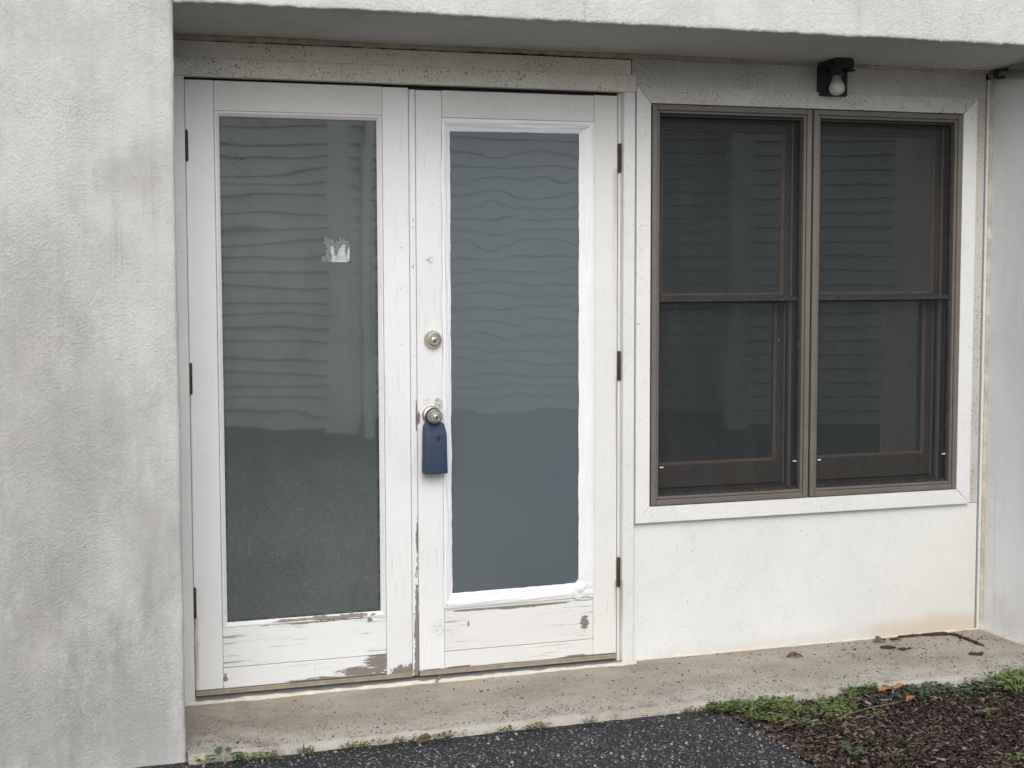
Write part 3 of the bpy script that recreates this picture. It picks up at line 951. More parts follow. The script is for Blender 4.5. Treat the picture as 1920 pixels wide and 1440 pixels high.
bmesh.ops.recalc_face_normals(bm, faces=bm.faces[:])
bm.verts.index_update()
body = MB().bm(bm).build('body', M_LOCKBOX, lb, smooth=True, angle=28)
MB().prism([(0.834 + 0.0065 * math.cos(a), 0.8575 + 0.009 * math.sin(a)) for a in [2 * math.pi * k / 20 for k in range(20)]], 'y', -0.0578, -0.052).build('cover_hole', M_KEYHOLE, body)
for (zz, xa, xb) in ((0.832, 0.815, 0.851), (0.8235, 0.815, 0.851), (0.766, 0.818, 0.848), (0.758, 0.822, 0.846)):
    MB().box(xa, xb, -0.0585, -0.055, zz - 0.0011, zz + 0.0011, 0.0004).build('moulded_ridge', M_LOCKBOX, body)
sh = []
for k in range(15):
    a = math.pi * (1.16 - 1.32 * k / 14)
    sh.append((0.8265 + 0.0215 * math.cos(a), -0.024, 0.931 + 0.0215 * math.sin(a)))
sh = [(sh[0][0] + 0.001, -0.026, 0.900)] + sh + [(sh[-1][0] - 0.001, -0.026, 0.900)]
MB().tube(sh, 0.0090, 12).build('shackle', M_LOCKBOX, lb, smooth=True, angle=60)

# torn sticker on the left pane
PX0, PZ0, PS = 0.4475, 1.464, 0.000897 * 1.0
st = thing('torn_sticker', 'torn white paper sticker left on the clouded glass of the left door', 'sticker', (0.497, 0.01, 1.464))


def px(u, v):  # sticker sketch units: 0..100 across, 0..100 up
    return (0.447 + 0.100 * u / 100, 1.463 + 0.089 * v / 100)


outl = [(0, 3), (6, 2), (40, 0), (88, 0), (98, 8), (99, 66), (92, 74), (97, 82), (84, 82), (80, 92), (70, 84), (66, 99), (61, 96), (60, 80), (50, 82), (46, 70), (42, 84), (36, 88),
        (24, 88), (17, 97), (6, 97), (13, 84), (8, 76), (13, 66), (22, 50), (10, 46), (17, 34), (13, 24), (1, 24)]
MB().prism([px(*p) for p in outl], 'y', 0.0095, 0.0108).build('paper_backing', M_PAPER2, st)
MB().prism([px(*p) for p in [(34, 3), (60, 1.5), (87, 1.5), (96, 9), (97.5, 64), (90, 44), (86, 18), (81, 44), (82, 68), (72, 66), (62, 52), (52, 20), (44, 30), (41, 62), (32, 62), (31, 44), (36, 24)]],
           'y', 0.0086, 0.0093).build('paper_face', M_PAPER, st)
pl = MB()
for zz in (12, 16.5):
    a, c = px(46, zz), px(80, zz + 0.6)
    pl.box(a[0], c[0], 0.0082, 0.0084, a[1], a[1] + 0.0008)
pl.build('printed_lines', M_PAPER2, st)

# ------------------------------------------------------------------ window casing and windows
wc = thing('window_casing', 'white mitred trim boards around the twin window', 'window trim', (2.3, -0.02, 0.5))
XO0, XO1, ZO0, ZO1 = 1.5845, 3.014, 0.5135, 2.0905
XI0, XI1, ZI0, ZI1 = 1.640, 2.9505, 0.574, 2.0285
O = [(XO0, ZO0), (XO1, ZO0), (XO1, ZO1), (XO0, ZO1)]
I = [(XI0, ZI0), (XI1, ZI0), (XI1, ZI1), (XI0, ZI1)]
for k, mt in enumerate((M_WINCASE, M_WINCASE, M_WINCASE_TOP, M_WINCASE)):
    k2 = (k + 1) % 4
    cx, cz = sum(p[0] for p in (O[k], O[k2], I[k], I[k2])) / 4, sum(p[1] for p in (O[k], O[k2], I[k], I[k2])) / 4
    shr = 0.0006
    pts = [(p[0] + (shr if p[0] < cx else -shr), p[1] + (shr if p[1] < cz else -shr)) for p in (O[k], O[k2], I[k2], I[k])]
    MB().prism(pts, 'y', -0.034 - 0.0004 * k, 0.018, 0.0015).build('trim_board', mt, wc)


def make_window(x0, x1, label):
    w = thing('sash_window', label, 'window', ((x0 + x1) / 2, -0.03, 0.576), 'twin brown sash windows with insect screens')
    z0, z1 = 0.5765, 2.0255
    fw = 0.0305

    def member(name, a, bq, mat, parent=w, bev=0.0025): return MB().box(*a, *bq, bev).build(name, mat, parent)
    # outer frame with a stepped profile, mitred by butting
    yF, yB = -0.0395, 0.022
    for (nx0, nx1, nz0, nz1) in ((x0, x0 + fw, z0, z1), (x1 - fw, x1, z0, z1), (x0 + fw + 0.0004, x1 - fw - 0.0004, z0, z0 + fw), (x0 + fw + 0.0004, x1 - fw - 0.0004, z1 - fw, z1)):
        vert = nz1 - nz0 > 1
        f = MB()
        if vert:
            left = nx0 == x0
            xa, xb = (nx0, nx0 + 0.020) if left else (nx1 - 0.020, nx1)
            f.box(xa, xb, yF, yB, nz0, nz1, 0.003)
            xa, xb = (nx0 + 0.0202, nx1) if left else (nx0, nx1 - 0.0202)
            f.box(xa, xb, yF + 0.006, yB, nz0 + 0.020, nz1 - 0.020, 0.003)
        else:
            low = nz0 == z0
            za, zb = (nz0, nz0 + 0.020) if low else (nz1 - 0.020, nz1)
            f.box(nx0 - 0.010, nx1 + 0.010, yF + 0.0003, yB - 0.001, za, zb, 0.003)
            za, zb = (nz0 + 0.0202, nz1) if low else (nz0, nz1 - 0.0202)
            f.box(nx0, nx1, yF + 0.006, yB - 0.001, za, zb, 0.003)
        f.build('frame_rail', M_FRAME, w)
    ix0, ix1, iz0, iz1 = x0 + fw, x1 - fw, z0 + fw, z1 - fw
    # screen with its own charcoal frame
    sf = MB()
    sw_ = 0.009
    ys0, ys1 = -0.016, -0.004
    sf.box(ix0 + 0.0005, ix0 + sw_, ys0, ys1, iz0, iz1).box(ix1 - sw_, ix1 - 0.0005, ys0, ys1, iz0, iz1)
    sf.box(ix0 + sw_, ix1 - sw_, ys0, ys1, iz0 + 0.0005, iz0 + 0.0115).box(ix0 + sw_, ix1 - sw_, ys0, ys1, iz1 - sw_, iz1 - 0.0005)
    sfo = sf.build('screen_frame', M_TRACK, w)
    MB().box(ix0 + sw_, ix1 - sw_, ys0 + 0.001, ys1 - 0.001, 1.3175, 1.3345, 0.001).build('screen_bar', M_TRACK, w)
    yS = ys1 - 0.003
    for za, zb in ((iz0 + 0.0115, 1.3170), (1.3350, iz1 - sw_)):
        MB().raw([(ix0 + sw_, yS, za), (ix1 - sw_, yS, za), (ix1 - sw_, yS, zb), (ix0 + sw_, yS, zb)], [(0, 1, 2, 3)]).build('insect_screen', M_SCREEN, w)
    for (cx, cz) in ((ix0 + 0.020, 0.713), (ix1 - 0.016, 0.713)):
        MB().box(cx - 0.007, cx + 0.004, ys0 - 0.001, ys0 + 0.003, cz - 0.0022, cz + 0.0022, 0.0006).lathe([(0.0035, 0), (0.003, 0.004)], (cx + 0.005, ys0 + 0.003, cz), (0, -1, 0), 10) \
            .build('screen_pin', M_CLIP, w)
    # jambs, liners, head and sill behind the screen
    jx0, jx1 = ix0 + 0.012, ix1 - 0.012
    YJ = 0.118
    MB().box(ix0 - 0.004, jx0, 0.0225, YJ, iz0, iz1).box(jx1, ix1 + 0.004, 0.0225, YJ, iz0, iz1).box(jx0, jx1, 0.0225, YJ, iz1 - 0.004, iz1 + 0.004).build('jamb', M_SASH, w)
    ln = MB()
    for ya in (0.026, 0.036, 0.071, 0.081):
        ln.box(jx1 - 0.006, jx1 - 0.0003, ya, ya + 0.005, iz0, iz1 - 0.005).box(jx0 + 0.0003, jx0 + 0.006, ya, ya + 0.005, iz0, iz1 - 0.005)
    ln.build('jamb_liner', M_LINER, w)
    MB().prism([(0.0225, iz0 - 0.004), (0.0225, iz0 + 0.004), (YJ, iz0 + 0.014), (YJ, iz0 - 0.004)], 'x', jx0, jx1).build('inner_sill', M_SASH, w)

    def sash(name, y, sz0, sz1, stile, top, bot):
        s_ = MB()
        a0, a1 = jx0 + 0.0015, jx1 - 0.0065
        s_.box(a0, a0 + stile, y, y + 0.034, sz0, sz1, 0.0015).box(a1 - stile, a1, y, y + 0.034, sz0, sz1, 0.0015)
        s_.box(a0 + stile, a1 - stile, y + 0.0005, y + 0.034, sz1 - top, sz1, 0.0012).box(a0 + stile, a1 - stile, y + 0.0005, y + 0.034, sz0, sz0 + bot, 0.0012)
        so = s_.build(name, M_SASH, w)
        gx0, gx1, gz0, gz1 = a0 + stile, a1 - stile, sz0 + bot, sz1 - top
        for m in frame_bead(gx0, gx1, gz0, gz1, 0.011, y + 0.003, y + 0.010): m.build('sash_bead', M_SASHBEAD, so)
        sd = x0 * 7 + y
        wavy_pane(gx0 + 0.006, gx1 - 0.006, gz0 + 0.006, gz1 - 0.006, y + 0.0115,
                  lambda x, z: 0.00010 * nz(x, sd, z, 3) + 0.00003 * nz(x, sd + 3, z, 9), 30, 40).build('pane', M_PANE_W, so, smooth=True)
        MB().box(gx0 - 0.004, gx1 + 0.004, y + 0.018, y + 0.026, gz0 - 0.004, gz1 + 0.004).build('pane_backing', M_CREVICE, so)
    sash('upper_sash', 0.032, 1.315, iz1 - 0.006, 0.024, 0.040, 0.022)
    sash('lower_sash', 0.074, iz0 + 0.016, 1.345, 0.026, 0.030, 0.083)
    MB().box(ix0 - 0.01, ix1 + 0.01, YJ, YJ + 0.01, iz0 - 0.01, iz1 + 0.01).build('back_board', M_CREVICE, w)
    return w


make_window(1.6445, 2.2905, 'left of the two brown sash windows, nearer the doors')
make_window(2.2985, 2.9475, 'right of the two brown sash windows, beside the stucco return wall')

# ------------------------------------------------------------------ wall lamp
lm = thing('wall_lamp', 'black wall lamp with a bare white bulb above the window', 'wall lamp', (2.372, -0.035, 2.07))
MB().box(2.318, 2.430, -0.052, -0.014, 2.076, 2.2125, 0.006, 2).box(2.326, 2.422, -0.060, -0.050, 2.084, 2.2045, 0.003).build('back_plate', M_LAMP, lm)
cap = MB().prism([(2.316 + 0.0, 2.169), (2.395, 2.165), (2.397, 2.192), (2.388, 2.205), (2.330, 2.2085), (2.318, 2.203)], 'y', -0.152, -0.058, 0.005)
cap.lathe([(0.026, 0), (0.024, 0.020), (0.018, 0.028)], (2.352, -0.104, 2.172), (0, 0, -1), 20)
cap.prism([(2.372, 2.1655), (2.3975, 2.1645), (2.404, 2.158), (2.372, 2.154)], 'y', -0.150, -0.062)
cap.build('lamp_hood', M_LAMP, lm, smooth=True, angle=35)


def bulb_mat():
    t = T('dusty_opal_glass')
    c = t.mix(t.step(t.add(t.z, t.mul(t.noise(60), 0.03)), 2.112, 2.150), (0.62, 0.615, 0.58), (0.28, 0.255, 0.20))
    c = t.mix(t.mul(t.specks(140, 0.6), 0.35), c, (0.2, 0.19, 0.16))
    return t.out(c, 0.3)


bp_ = [(0.0005, 0.0755), (0.010, 0.0745), (0.019, 0.070), (0.0258, 0.0625), (0.0288, 0.053), (0.0285, 0.044), (0.025, 0.034), (0.020, 0.025), (0.0165, 0.016), (0.0148, 0.006), (0.0142, -0.012)]
MB().lathe([(r, h) for r, h in bp_], (2.352, -0.104, 2.148), (0, 0, -1), 28).build('bulb', bulb_mat(), lm, smooth=True)

# conduit and clamp in the top right corner
cd = thing('conduit', 'grey conduit with a black clamp in the upper right corner under the soffit', 'conduit', (3.08, -0.1, 2.18))
MB().tube([(3.083, -0.014, 2.187), (3.078, -0.06, 2.182), (3.074, -0.16, 2.171), (3.072, -0.30, 2.158), (3.072, -0.56, 2.140)], 0.014, 14).build('pipe', M_PVC, cd, smooth=True, angle=60)
MB().lathe([(0.0165, -0.016), (0.0185, -0.014), (0.0185, 0.014), (0.0165, 0.016)], (3.0775, -0.075, 2.180), (0.03, 1, 0.09), 16).box(3.070, 3.098, -0.13, -0.05, 2.184, 2.196, 0.003) \
    .box(3.060, 3.072, -0.125, -0.105, 2.158, 2.170, 0.002).build('clamp', M_LAMP, cd)
MB().prism([(-0.30, 2.2125), (-0.02, 2.2095), (-0.02, 2.188), (-0.10, 2.186), (-0.30, 2.196)], 'x', 3.082, 3.0985).build('mortar_patch', M_SOFFIT, cd)

# ------------------------------------------------------------------ stones in the asphalt, mulch chips, crumbs (uncountable)


def scatter(name, base_v, base_f, pts, rots, scl, mat, jitter=0.0, label=None, cat=None):
    n, k = len(pts), len(base_v)
    bv = np.array(base_v, float)
    V = np.repeat(bv[None], n, 0)
    if jitter: V = V * (1 + RNG.uniform(-jitter, jitter, V.shape))
    V = V * scl[:, None, :]
    V = np.einsum('nij,nkj->nki', rots, V) + pts[:, None, :]
    F = np.concatenate([np.array(base_f)[None] + (np.arange(n) * k)[:, None, None]], 0).reshape(-1, len(base_f[0]))
    me = bpy.data.meshes.new(name)
    me.vertices.add(n * k)
    me.vertices.foreach_set('co', V.reshape(-1))
    nf, fs = F.shape
    me.loops.add(nf * fs)
    me.loops.foreach_set('vertex_index', F.reshape(-1).astype(np.int32))
    me.polygons.add(nf)
    me.polygons.foreach_set('loop_start', (np.arange(nf) * fs).astype(np.int32))
    me.update()
    me.validate()
    me.materials.append(mat)
    o = bpy.data.objects.new(name, me)
    COL.objects.link(o)
    return tag(o, label, cat, None, 'stuff')


def rotm(yaw, tilt, rol):
    cz, sz, cx, sx, cy, sy = np.cos(yaw), np.sin(yaw), np.cos(tilt), np.sin(tilt), np.cos(rol), np.sin(rol)
    Z = np.zeros_like(yaw)
    O1 = np.ones_like(yaw)
    Rz = np.stack([np.stack([cz, -sz, Z], -1), np.stack([sz, cz, Z], -1), np.stack([Z, Z, O1], -1)], -2)
    Rx = np.stack([np.stack([O1, Z, Z], -1), np.stack([Z, cx, -sx], -1), np.stack([Z, sx, cx], -1)], -2)
    Ry = np.stack([np.stack([cy, Z, sy], -1), np.stack([Z, O1, Z], -1), np.stack([-sy, Z, cy], -1)], -2)
    return Rz @ Rx @ Ry


BOXV = [(-.5, -.5, -.5), (.5, -.5, -.5), (.5, .5, -.5), (-.5, .5, -.5), (-.5, -.5, .5), (.5, -.5, .5), (.5, .5, .5), (-.5, .5, .5)]
BOXF = [(0, 3, 2, 1), (4, 5, 6, 7), (0, 1, 5, 4), (1, 2, 6, 5), (2, 3, 7, 6), (3, 0, 4, 7)]
OCTV = [(1, 0, 0), (-1, 0, 0), (0, 1, 0), (0, -1, 0), (0, 0, 1), (0, 0, -1)]
OCTF = [(0, 2, 4), (2, 1, 4), (1, 3, 4), (3, 0, 4), (2, 0, 5), (1, 2, 5), (3, 1, 5), (0, 3, 5)]
n = 15000
x = RNG.uniform(-0.9, XE - 0.02, n)
y = -0.60 - 1.3 * RNG.random(n) ** 1.2
keep = (RNG.random(n) < 0.25 + 0.75 * np.clip((-y - 0.68) / 0.22, 0, 1)) & ((x > -0.1) | (y < -0.6))
x, y = x[keep], y[keep]
n = len(x)
sz = 0.0022 + 0.0062 * RNG.random(n) ** 2.6
scatter('asphalt_stones', OCTV, OCTF, np.stack([x, y, np.full(n, ZA + 0.0005)], -1), rotm(RNG.uniform(0, 6.3, n), RNG.uniform(0, 6.3, n), RNG.uniform(0, 6.3, n)),
        np.stack([sz, sz * RNG.uniform(0.6, 1, n), sz * RNG.uniform(0.6, 1, n)], -1), M_PEBBLE, 0.35, 'pale stones showing in the worn black asphalt', 'stones')

n = 36000
x = XE - 0.02 + 2.3 * RNG.random(n) ** 1.15
y = -0.595 - 1.25 * RNG.random(n)
zz = ZA - 0.006 + 0.022 * RNG.random(n) + 0.008 * np.sin(x * 9) * np.sin(y * 7)
edge = np.clip((x - XE) / 0.10, 0.15, 1)
zz = ZA - 0.008 + (zz - ZA + 0.008) * edge
L = 0.005 + 0.021 * RNG.random(n) ** 1.8 + 0.03 * (RNG.random(n) > 0.975)
scatter('bark_mulch', BOXV, BOXF, np.stack([x, y, zz], -1), rotm(RNG.uniform(0, 6.3, n), RNG.normal(0, 0.35, n), RNG.normal(0, 0.30, n)),
        np.stack([L, L * RNG.uniform(0.14, 0.40, n), 0.0015 + 0.003 * RNG.random(n)], -1), M_CHIPS, 0.45, 'dark brown shredded bark mulch in the bed', 'mulch')

n = 9000
x = RNG.uniform(-0.09, 3.09, n)
y = -0.03 - 0.54 * RNG.random(n) ** 0.7
keep = RNG.random(n) < 0.25 + 0.75 * np.clip((-y - 0.15) / 0.35, 0, 1)
x, y = x[keep], y[keep]
n = len(x)
sz = 0.0012 + 0.0030 * RNG.random(n) ** 2.5
M_GRIT = island_mat('step_grit', [(0.0, (0.10, 0.085, 0.065)), (0.3, (0.24, 0.205, 0.16)), (0.7, (0.46, 0.41, 0.335)), (1.0, (0.64, 0.60, 0.53))], 0.9)
scatter('sand_grit', OCTV, OCTF, np.stack([x, y, np.full(n, 0.0004)], -1), rotm(RNG.uniform(0, 6.3, n), RNG.uniform(-0.3, 0.3, n), RNG.uniform(-0.3, 0.3, n)),
        np.stack([sz * RNG.uniform(0.8, 1.8, n), sz, sz * RNG.uniform(0.4, 0.8, n)], -1), M_GRIT, 0.3, 'exposed sand and small aggregate in the worn step surface', 'grit')

n = 520
x = np.concatenate([RNG.uniform(-0.09, 3.05, 260), RNG.normal(2.72, 0.22, 200), RNG.normal(2.0, 0.5, 60)])
y = np.concatenate([RNG.uniform(-0.55, -0.03, 260), RNG.normal(-0.16, 0.10, 200), RNG.normal(-0.1, 0.1, 60)])
ok = (x < 3.08) & (x > -0.09) & (y < -0.02) & (y > -0.56)
x, y = x[ok], y[ok]
n = len(x)
L = 0.002 + 0.008 * RNG.random(n) ** 3
scatter('debris_crumbs', BOXV, BOXF, np.stack([x, y, np.full(n, 0.0015)], -1), rotm(RNG.uniform(0, 6.3, n), RNG.normal(0, 0.2, n), RNG.normal(0, 0.2, n)),
        np.stack([L, L * RNG.uniform(0.25, 0.7, n), 0.0012 + 0.002 * RNG.random(n)], -1), M_CHIPS, 0.4, 'dark crumbs of bark and dirt on the step', 'debris')

# ------------------------------------------------------------------ weeds


def leaf_mesh(m, base, direction, L, W, lift=0.35, cup=0.25, n=4):
    d = Vector((math.cos(direction), math.sin(direction), 0))
    sdir = Vector((-d.y, d.x, 0))
    rows = []
    for i in range(n + 1):
        t_ = i / n
        w = W * (math.sin(math.pi * min(1, t_ ** 0.8 * 0.96 + 0.04))) * 0.5
        c = Vector(base) + d * (L * t_) + Vector((0, 0, L * (lift * t_ - 0.55 * lift * t_ * t_ * 1.2)))
        rows.append((c + sdir * w + Vector((0, 0, w * cup)), c, c - sdir * w + Vector((0, 0, w * cup))))
    b0 = len(m.v)
    for r in rows: m.v += [tuple(q) for q in r]
    for i in range(n):
        a = b0 + i * 3
        m.f += [(a, a + 1, a + 4, a + 3), (a + 1, a + 2, a + 5, a + 4)]


def blade(m, base, direction, L, W, lift):
    d = Vector((math.cos(direction), math.sin(direction), 0))
    sdir = Vector((-d.y, d.x, 0))
    b0 = len(m.v)
    for i in range(5):
        t_ = i / 4
        c = Vector(base) + d * (L * t_ * (1 - 0.4 * lift)) + Vector((0, 0, L * lift * (t_ - 0.45 * t_ * t_)))
        w = W * 0.5 * (1 - t_ ** 2 * 0.95)
        m.v += [tuple(c + sdir * w), tuple(c - sdir * w)]
    for i in range(4):
        a = b0 + i * 2
        m.f.append((a, a + 1, a + 3, a + 2))


def patch(name, region, count, mat, label, size=(0.008, 0.018), cat='weeds', blades=0.22):
    m = MB()
    for _ in range(count):
        x, y, hz = region()
        L = random.uniform(*size) * (1.6 if random.random() < 0.14 else 1.0)
        if random.random() < blades:
            blade(m, (x, y, hz - 0.01), random.uniform(0, 6.3), L * 2.4, 0.0035, random.uniform(0.4, 1.1))
        else:
            leaf_mesh(m, (x, y, hz), random.uniform(0, 6.3), L, L * random.uniform(0.5, 0.85), random.uniform(0.0, 0.7), random.uniform(-0.1, 0.5), 3)
    o = m.build(name, mat, None, smooth=True)
    return tag(o, label, cat, None, 'stuff')


def reg_band():
    while True:
        x = 1.60 + 0.65 * random.random() ** 0.9
        t_ = (x - 1.60) / 0.65
        depth = 0.03 + 0.27 * math.sin(math.pi * min(1, t_ * 1.15)) ** 1.0
        q = random.random() ** 1.3
        y = -0.590 - depth * q
        if x < XE and y < -0.64: continue
        if nz(x, y, 0, 9) < -0.22: continue
        return x, y, ZA + 0.004 + 0.028 * random.random() * (0.4 + 0.6 * (1 - q))


def reg_mid():
    while True:
        x = random.gauss(2.42, 0.10)
        y = -0.60 - 0.14 * random.random()
        if nz(x, y, 3, 12) < -0.1: continue
        return x, y, ZA + 0.004 + 0.022 * random.random()


def reg_right():
    while True:
        x = random.gauss(2.83, 0.13)
        y = -0.60 - abs(random.gauss(0, 0.075))
        if nz(x, y, 6, 10) < -0.15 or x > 3.05: continue
        return x, y, ZA + 0.004 + 0.035 * random.random()


patch('weed_patch', reg_band, 2300, M_GREEN, 'dense green clover weeds along the step edge at the start of the mulch')
patch('weed_patch', reg_mid, 420, M_GREEN2, 'low bluish weeds along the step behind the orange leaves', (0.010, 0.020))
patch('weed_patch', reg_right, 620, M_GREEN, 'green weeds along the step at the far right of the bed', (0.012, 0.026), 'weeds', 0.3)


def reg_crack():
    while True:
        x = random.uniform(-0.08, 1.62)
        k = nz(x, 0, 11, 3.0) + 0.5 * nz(x, 0, 5, 14)
        if k < 0.08 and random.random() > 0.05: continue
        return x, -0.592 - 0.028 * random.random(), ZA - 0.004 + 0.028 * random.random()


patch('crack_weeds', reg_crack, 850, M_MOSS, 'yellowish moss and grass in the joint between step and asphalt', (0.005, 0.012), 'moss', 0.45)


def weed(x, y, n, size, label, mat=M_GREEN, trefoil=False, group=None, z=ZA + 0.004, blades=0):
    w = thing('weed', label, 'weed', (x, y, z), group)
    for i in range(n):
        a = 2 * math.pi * i / n + random.uniform(-0.35, 0.35)
        r = size * random.uniform(0.25, 0.75)
        tip = (x + math.cos(a) * r, y + math.sin(a) * r, z + size * random.uniform(0.25, 0.7))
        MB().tube([(x, y, z - 0.004), ((x + tip[0]) / 2, (y + tip[1]) / 2, tip[2] * 0.6 + z * 0.4 + 0.004), tip], 0.0008, 5).build('stem', M_STEM, w)
        m = MB()
        if trefoil:
            for k in (-1, 0, 1): leaf_mesh(m, tip, a + k * 1.9, size * 0.36, size * 0.34, 0.25, 0.3, 4)
        else:
            leaf_mesh(m, tip, a, size * 0.62, size * 0.40, 0.25, 0.35, 4)
        m.build('leaf', mat, w, smooth=True)
    for i in range(blades):
        m = MB()
        blade(m, (x, y, z - 0.003), random.uniform(0, 6.3), size * random.uniform(1.1, 1.8), 0.004, random.uniform(0.6, 1.2))
        m.build('blade', mat, w, smooth=True)
    return w


weed(1.793, -1.190, 9, 0.050, 'bluish three leaved weed nearest the front edge beside the asphalt', M_GREEN2, True)
weed(1.912, -1.233, 6, 0.032, 'small yellowish weed in the mulch next to the bluish three leaved one', M_GREEN, False, blades=6)
weed(1.995, -0.790, 8, 0.036, 'small bright weed in the mulch touching the long twig end', M_GREEN, False)
weed(2.082, -0.855, 6, 0.030, 'thin grassy weed in front of the middle of the long twig', M_GREEN, False, blades=5)
weed(2.445, -0.960, 6, 0.036, 'lone pale weed in the open mulch right of the orange leaf', M_GREEN, True)
weed(2.229, -1.390, 6, 0.034, 'weed in the mulch at the bottom right corner of the picture', M_GREEN, False, blades=3)
weed(2.687, -0.790, 12, 0.075, 'tall light green weed with a pale stalk at the right', M_GREEN, False, blades=12)
weed(2.422, -0.680, 9, 0.045, 'spreading dark green weed just behind the curled orange leaf', M_GREEN2, False)
weed(2.587, -1.115, 6, 0.036, 'weed at the right edge of the bed beyond the lone pale one', M_GREEN, False, blades=2)
weed(1.917, -1.075, 5, 0.024, 'tiny seedling in the mulch between asphalt and curled leaf', M_GREEN, True)
weed(0.005, -0.618, 8, 0.050, 'broad leaved weed at the foot of the step beside the stucco pier', M_GREEN2, False)
weed(-0.055, -0.612, 6, 0.030, 'small weed tucked against the corner of the stucco pier', M_GREEN, False, blades=4)
weed(0.075, -0.615, 6, 0.036, 'small weed beside the broad leaved one at the step foot', M_GREEN, False, blades=2)
weed(1.012, -0.605, 9, 0.028, 'mossy weed in the joint in front of the right door', M_GREEN, False, blades=5)
weed(0.70, -0.605, 6, 0.026, 'yellow grass tuft right of the leaf leaning on the step', M_MOSS, False, blades=14)

# ------------------------------------------------------------------ fallen leaves, bark and twigs


def dry_leaf(x, y, z, L, W, yawd, label, mat, curl=0.5, tilt=(0, 0), stemlen=0.3, group='fallen leaves'):
    rt = thing('dry_leaf', label, 'leaf', (x, y, z), group)
    nu, nv = 12, 6
    Rm = Matrix.Rotation(math.radians(yawd), 3, 'Z') @ Matrix.Rotation(math.radians(tilt[0]), 3, 'X') @ Matrix.Rotation(math.radians(tilt[1]), 3, 'Y')
    sd = x * 13.7 + y * 5

    def f(u, v):
        w = W * 0.5 * math.sin(math.pi * min(1, u * 0.97 + 0.015)) ** 0.75 * (1 + 0.12 * nz(u, sd, 0, 7))
        s_ = (v - 0.5) * 2
        a = s_ * curl * 1.1
        p = Vector(((u - 0.5) * L, w * (math.sin(a) / max(0.2, curl * 1.1)), w * (1 - math.cos(a)) * 1.1 + L * 0.10 * math.cos((u - 0.5) * 5) * curl + 0.003 * nz(u * 2, v, sd, 3)))
        p = Rm @ p
        return (x + p.x, y + p.y, z + 0.003 + p.z)
    bl = MB().grid(f, nu, nv).build('blade', mat, rt, smooth=True)
    e = Rm @ Vector((0.5 * L, 0, 0.003))
    e2 = Rm @ Vector((L * (0.5 + stemlen), 0.004, 0.002))
    MB().tube([(x + e.x, y + e.y, z + 0.003 + e.z), (x + e2.x, y + e2.y, z + 0.003 + e2.z)], 0.0009, 6).build('stalk', M_STEM, rt)
    return rt


dry_leaf(2.177, -0.154, 0.001, 0.068, 0.040, 172, 'single brown curled leaf on the step below the window', M_LEAF_BROWN, 0.8)
dry_leaf(2.600, -0.060, 0.001, 0.060, 0.042, 20, 'brown folded leaf on the step close to the wall panel', M_LEAF_BROWN, 0.9, (8, 0))
dry_leaf(0.623, -0.606, -0.020, 0.048, 0.050, 100, 'pale tan leaf leaning upright against the step edge', M_LEAF_TAN, 0.2, (0, 62))
dry_leaf(2.252, -0.648, ZA + 0.026, 0.062, 0.034, 8, 'flat orange leaf in the weeds close to the step', M_LEAF_ORANGE, 0.5)
dry_leaf(2.317, -0.646, ZA + 0.028, 0.066, 0.034, 190, 'darker orange leaf in the weeds right of the flat one', M_LEAF_ORANGE, 0.7)
dry_leaf(2.285, -0.763, ZA + 0.020, 0.066, 0.042, 18, 'curled orange leaf lying on the open mulch at the twig tip', M_LEAF_ORANGE, 0.75, (-14, 0))
dry_leaf(1.770, -0.863, ZA + 0.010, 0.074, 0.040, 15, 'tan brown wavy leaf on the mulch beside the asphalt edge', M_LEAF_BROWN, 0.4, (-10, 0))
tag(MB().box(2.185, 2.229, -0.728, -0.716, ZA + 0.014, ZA + 0.019, 0.0015).build('wood_chip', M_TWIG, None, at=(2.207, -0.722, ZA)), 'pale straight wood chip on the mulch below the orange leaves', 'wood chip')


def strip(name, pts, rad, mat, label, cat, group=None):
    P = []
    for (a, c) in zip(pts, pts[1:]):
        for k in range(6):
            t_ = k / 6
            P.append([a[i] + (c[i] - a[i]) * t_ for i in range(3)])
    P.append(list(pts[-1]))
    Q, R = [], []
    for i, p in enumerate(P):
        j = 0.004 if rad > 0.003 else 0.0015
        Q.append((p[0] + j * nz(p[0], p[1], 1, 40), p[1] + j * nz(p[0], p[1], 2, 40), p[2] + 0.4 * rad))
        R.append(rad * (0.75 + 0.7 * nz(p[0], p[1], 5, 45)) * (1 - 0.5 * abs(2 * i / (len(P) - 1) - 1) ** 4))
    return tag(MB().tube(Q, R, 7).build(name, mat, None, at=pts[len(pts) // 2]), label, cat, group)


strip('bark_strip', [(2.70, -0.030, 0.002), (2.80, -0.030, 0.002), (2.90, -0.045, 0.003), (2.935, -0.075, 0.002), (2.935, -0.16, 0.002), (2.93, -0.26, 0.002)], 0.0085, M_BARK,
      'long crooked strip of dark bark on the step near the corner', 'bark', 'bark pieces on the step')
strip('bark_strip', [(2.800, -0.345, 0.002), (2.835, -0.365, 0.003), (2.860, -0.35, 0.002)], 0.0085, M_BARK, 'small dark clump of bark at the lower end of the long strip', 'bark', 'bark pieces on the step')
strip('bark_strip', [(2.545, -0.150, 0.002), (2.575, -0.160, 0.002), (2.60, -0.172, 0.002)], 0.0085, M_BARK, 'short bark piece in front of the brown folded leaf', 'bark', 'bark pieces on the step')
strip('bark_strip', [(2.595, -0.190, 0.002), (2.625, -0.200, 0.002), (2.65, -0.196, 0.002)], 0.0065, M_BARK, 'thin bark piece right of the short one on the step', 'bark', 'bark pieces on the step')
strip('bark_strip', [(2.650, -0.052, 0.002), (2.685, -0.050, 0.002)], 0.006, M_BARK, 'tiny bark bit between folded leaf and long bark strip', 'bark', 'bark pieces on the step')
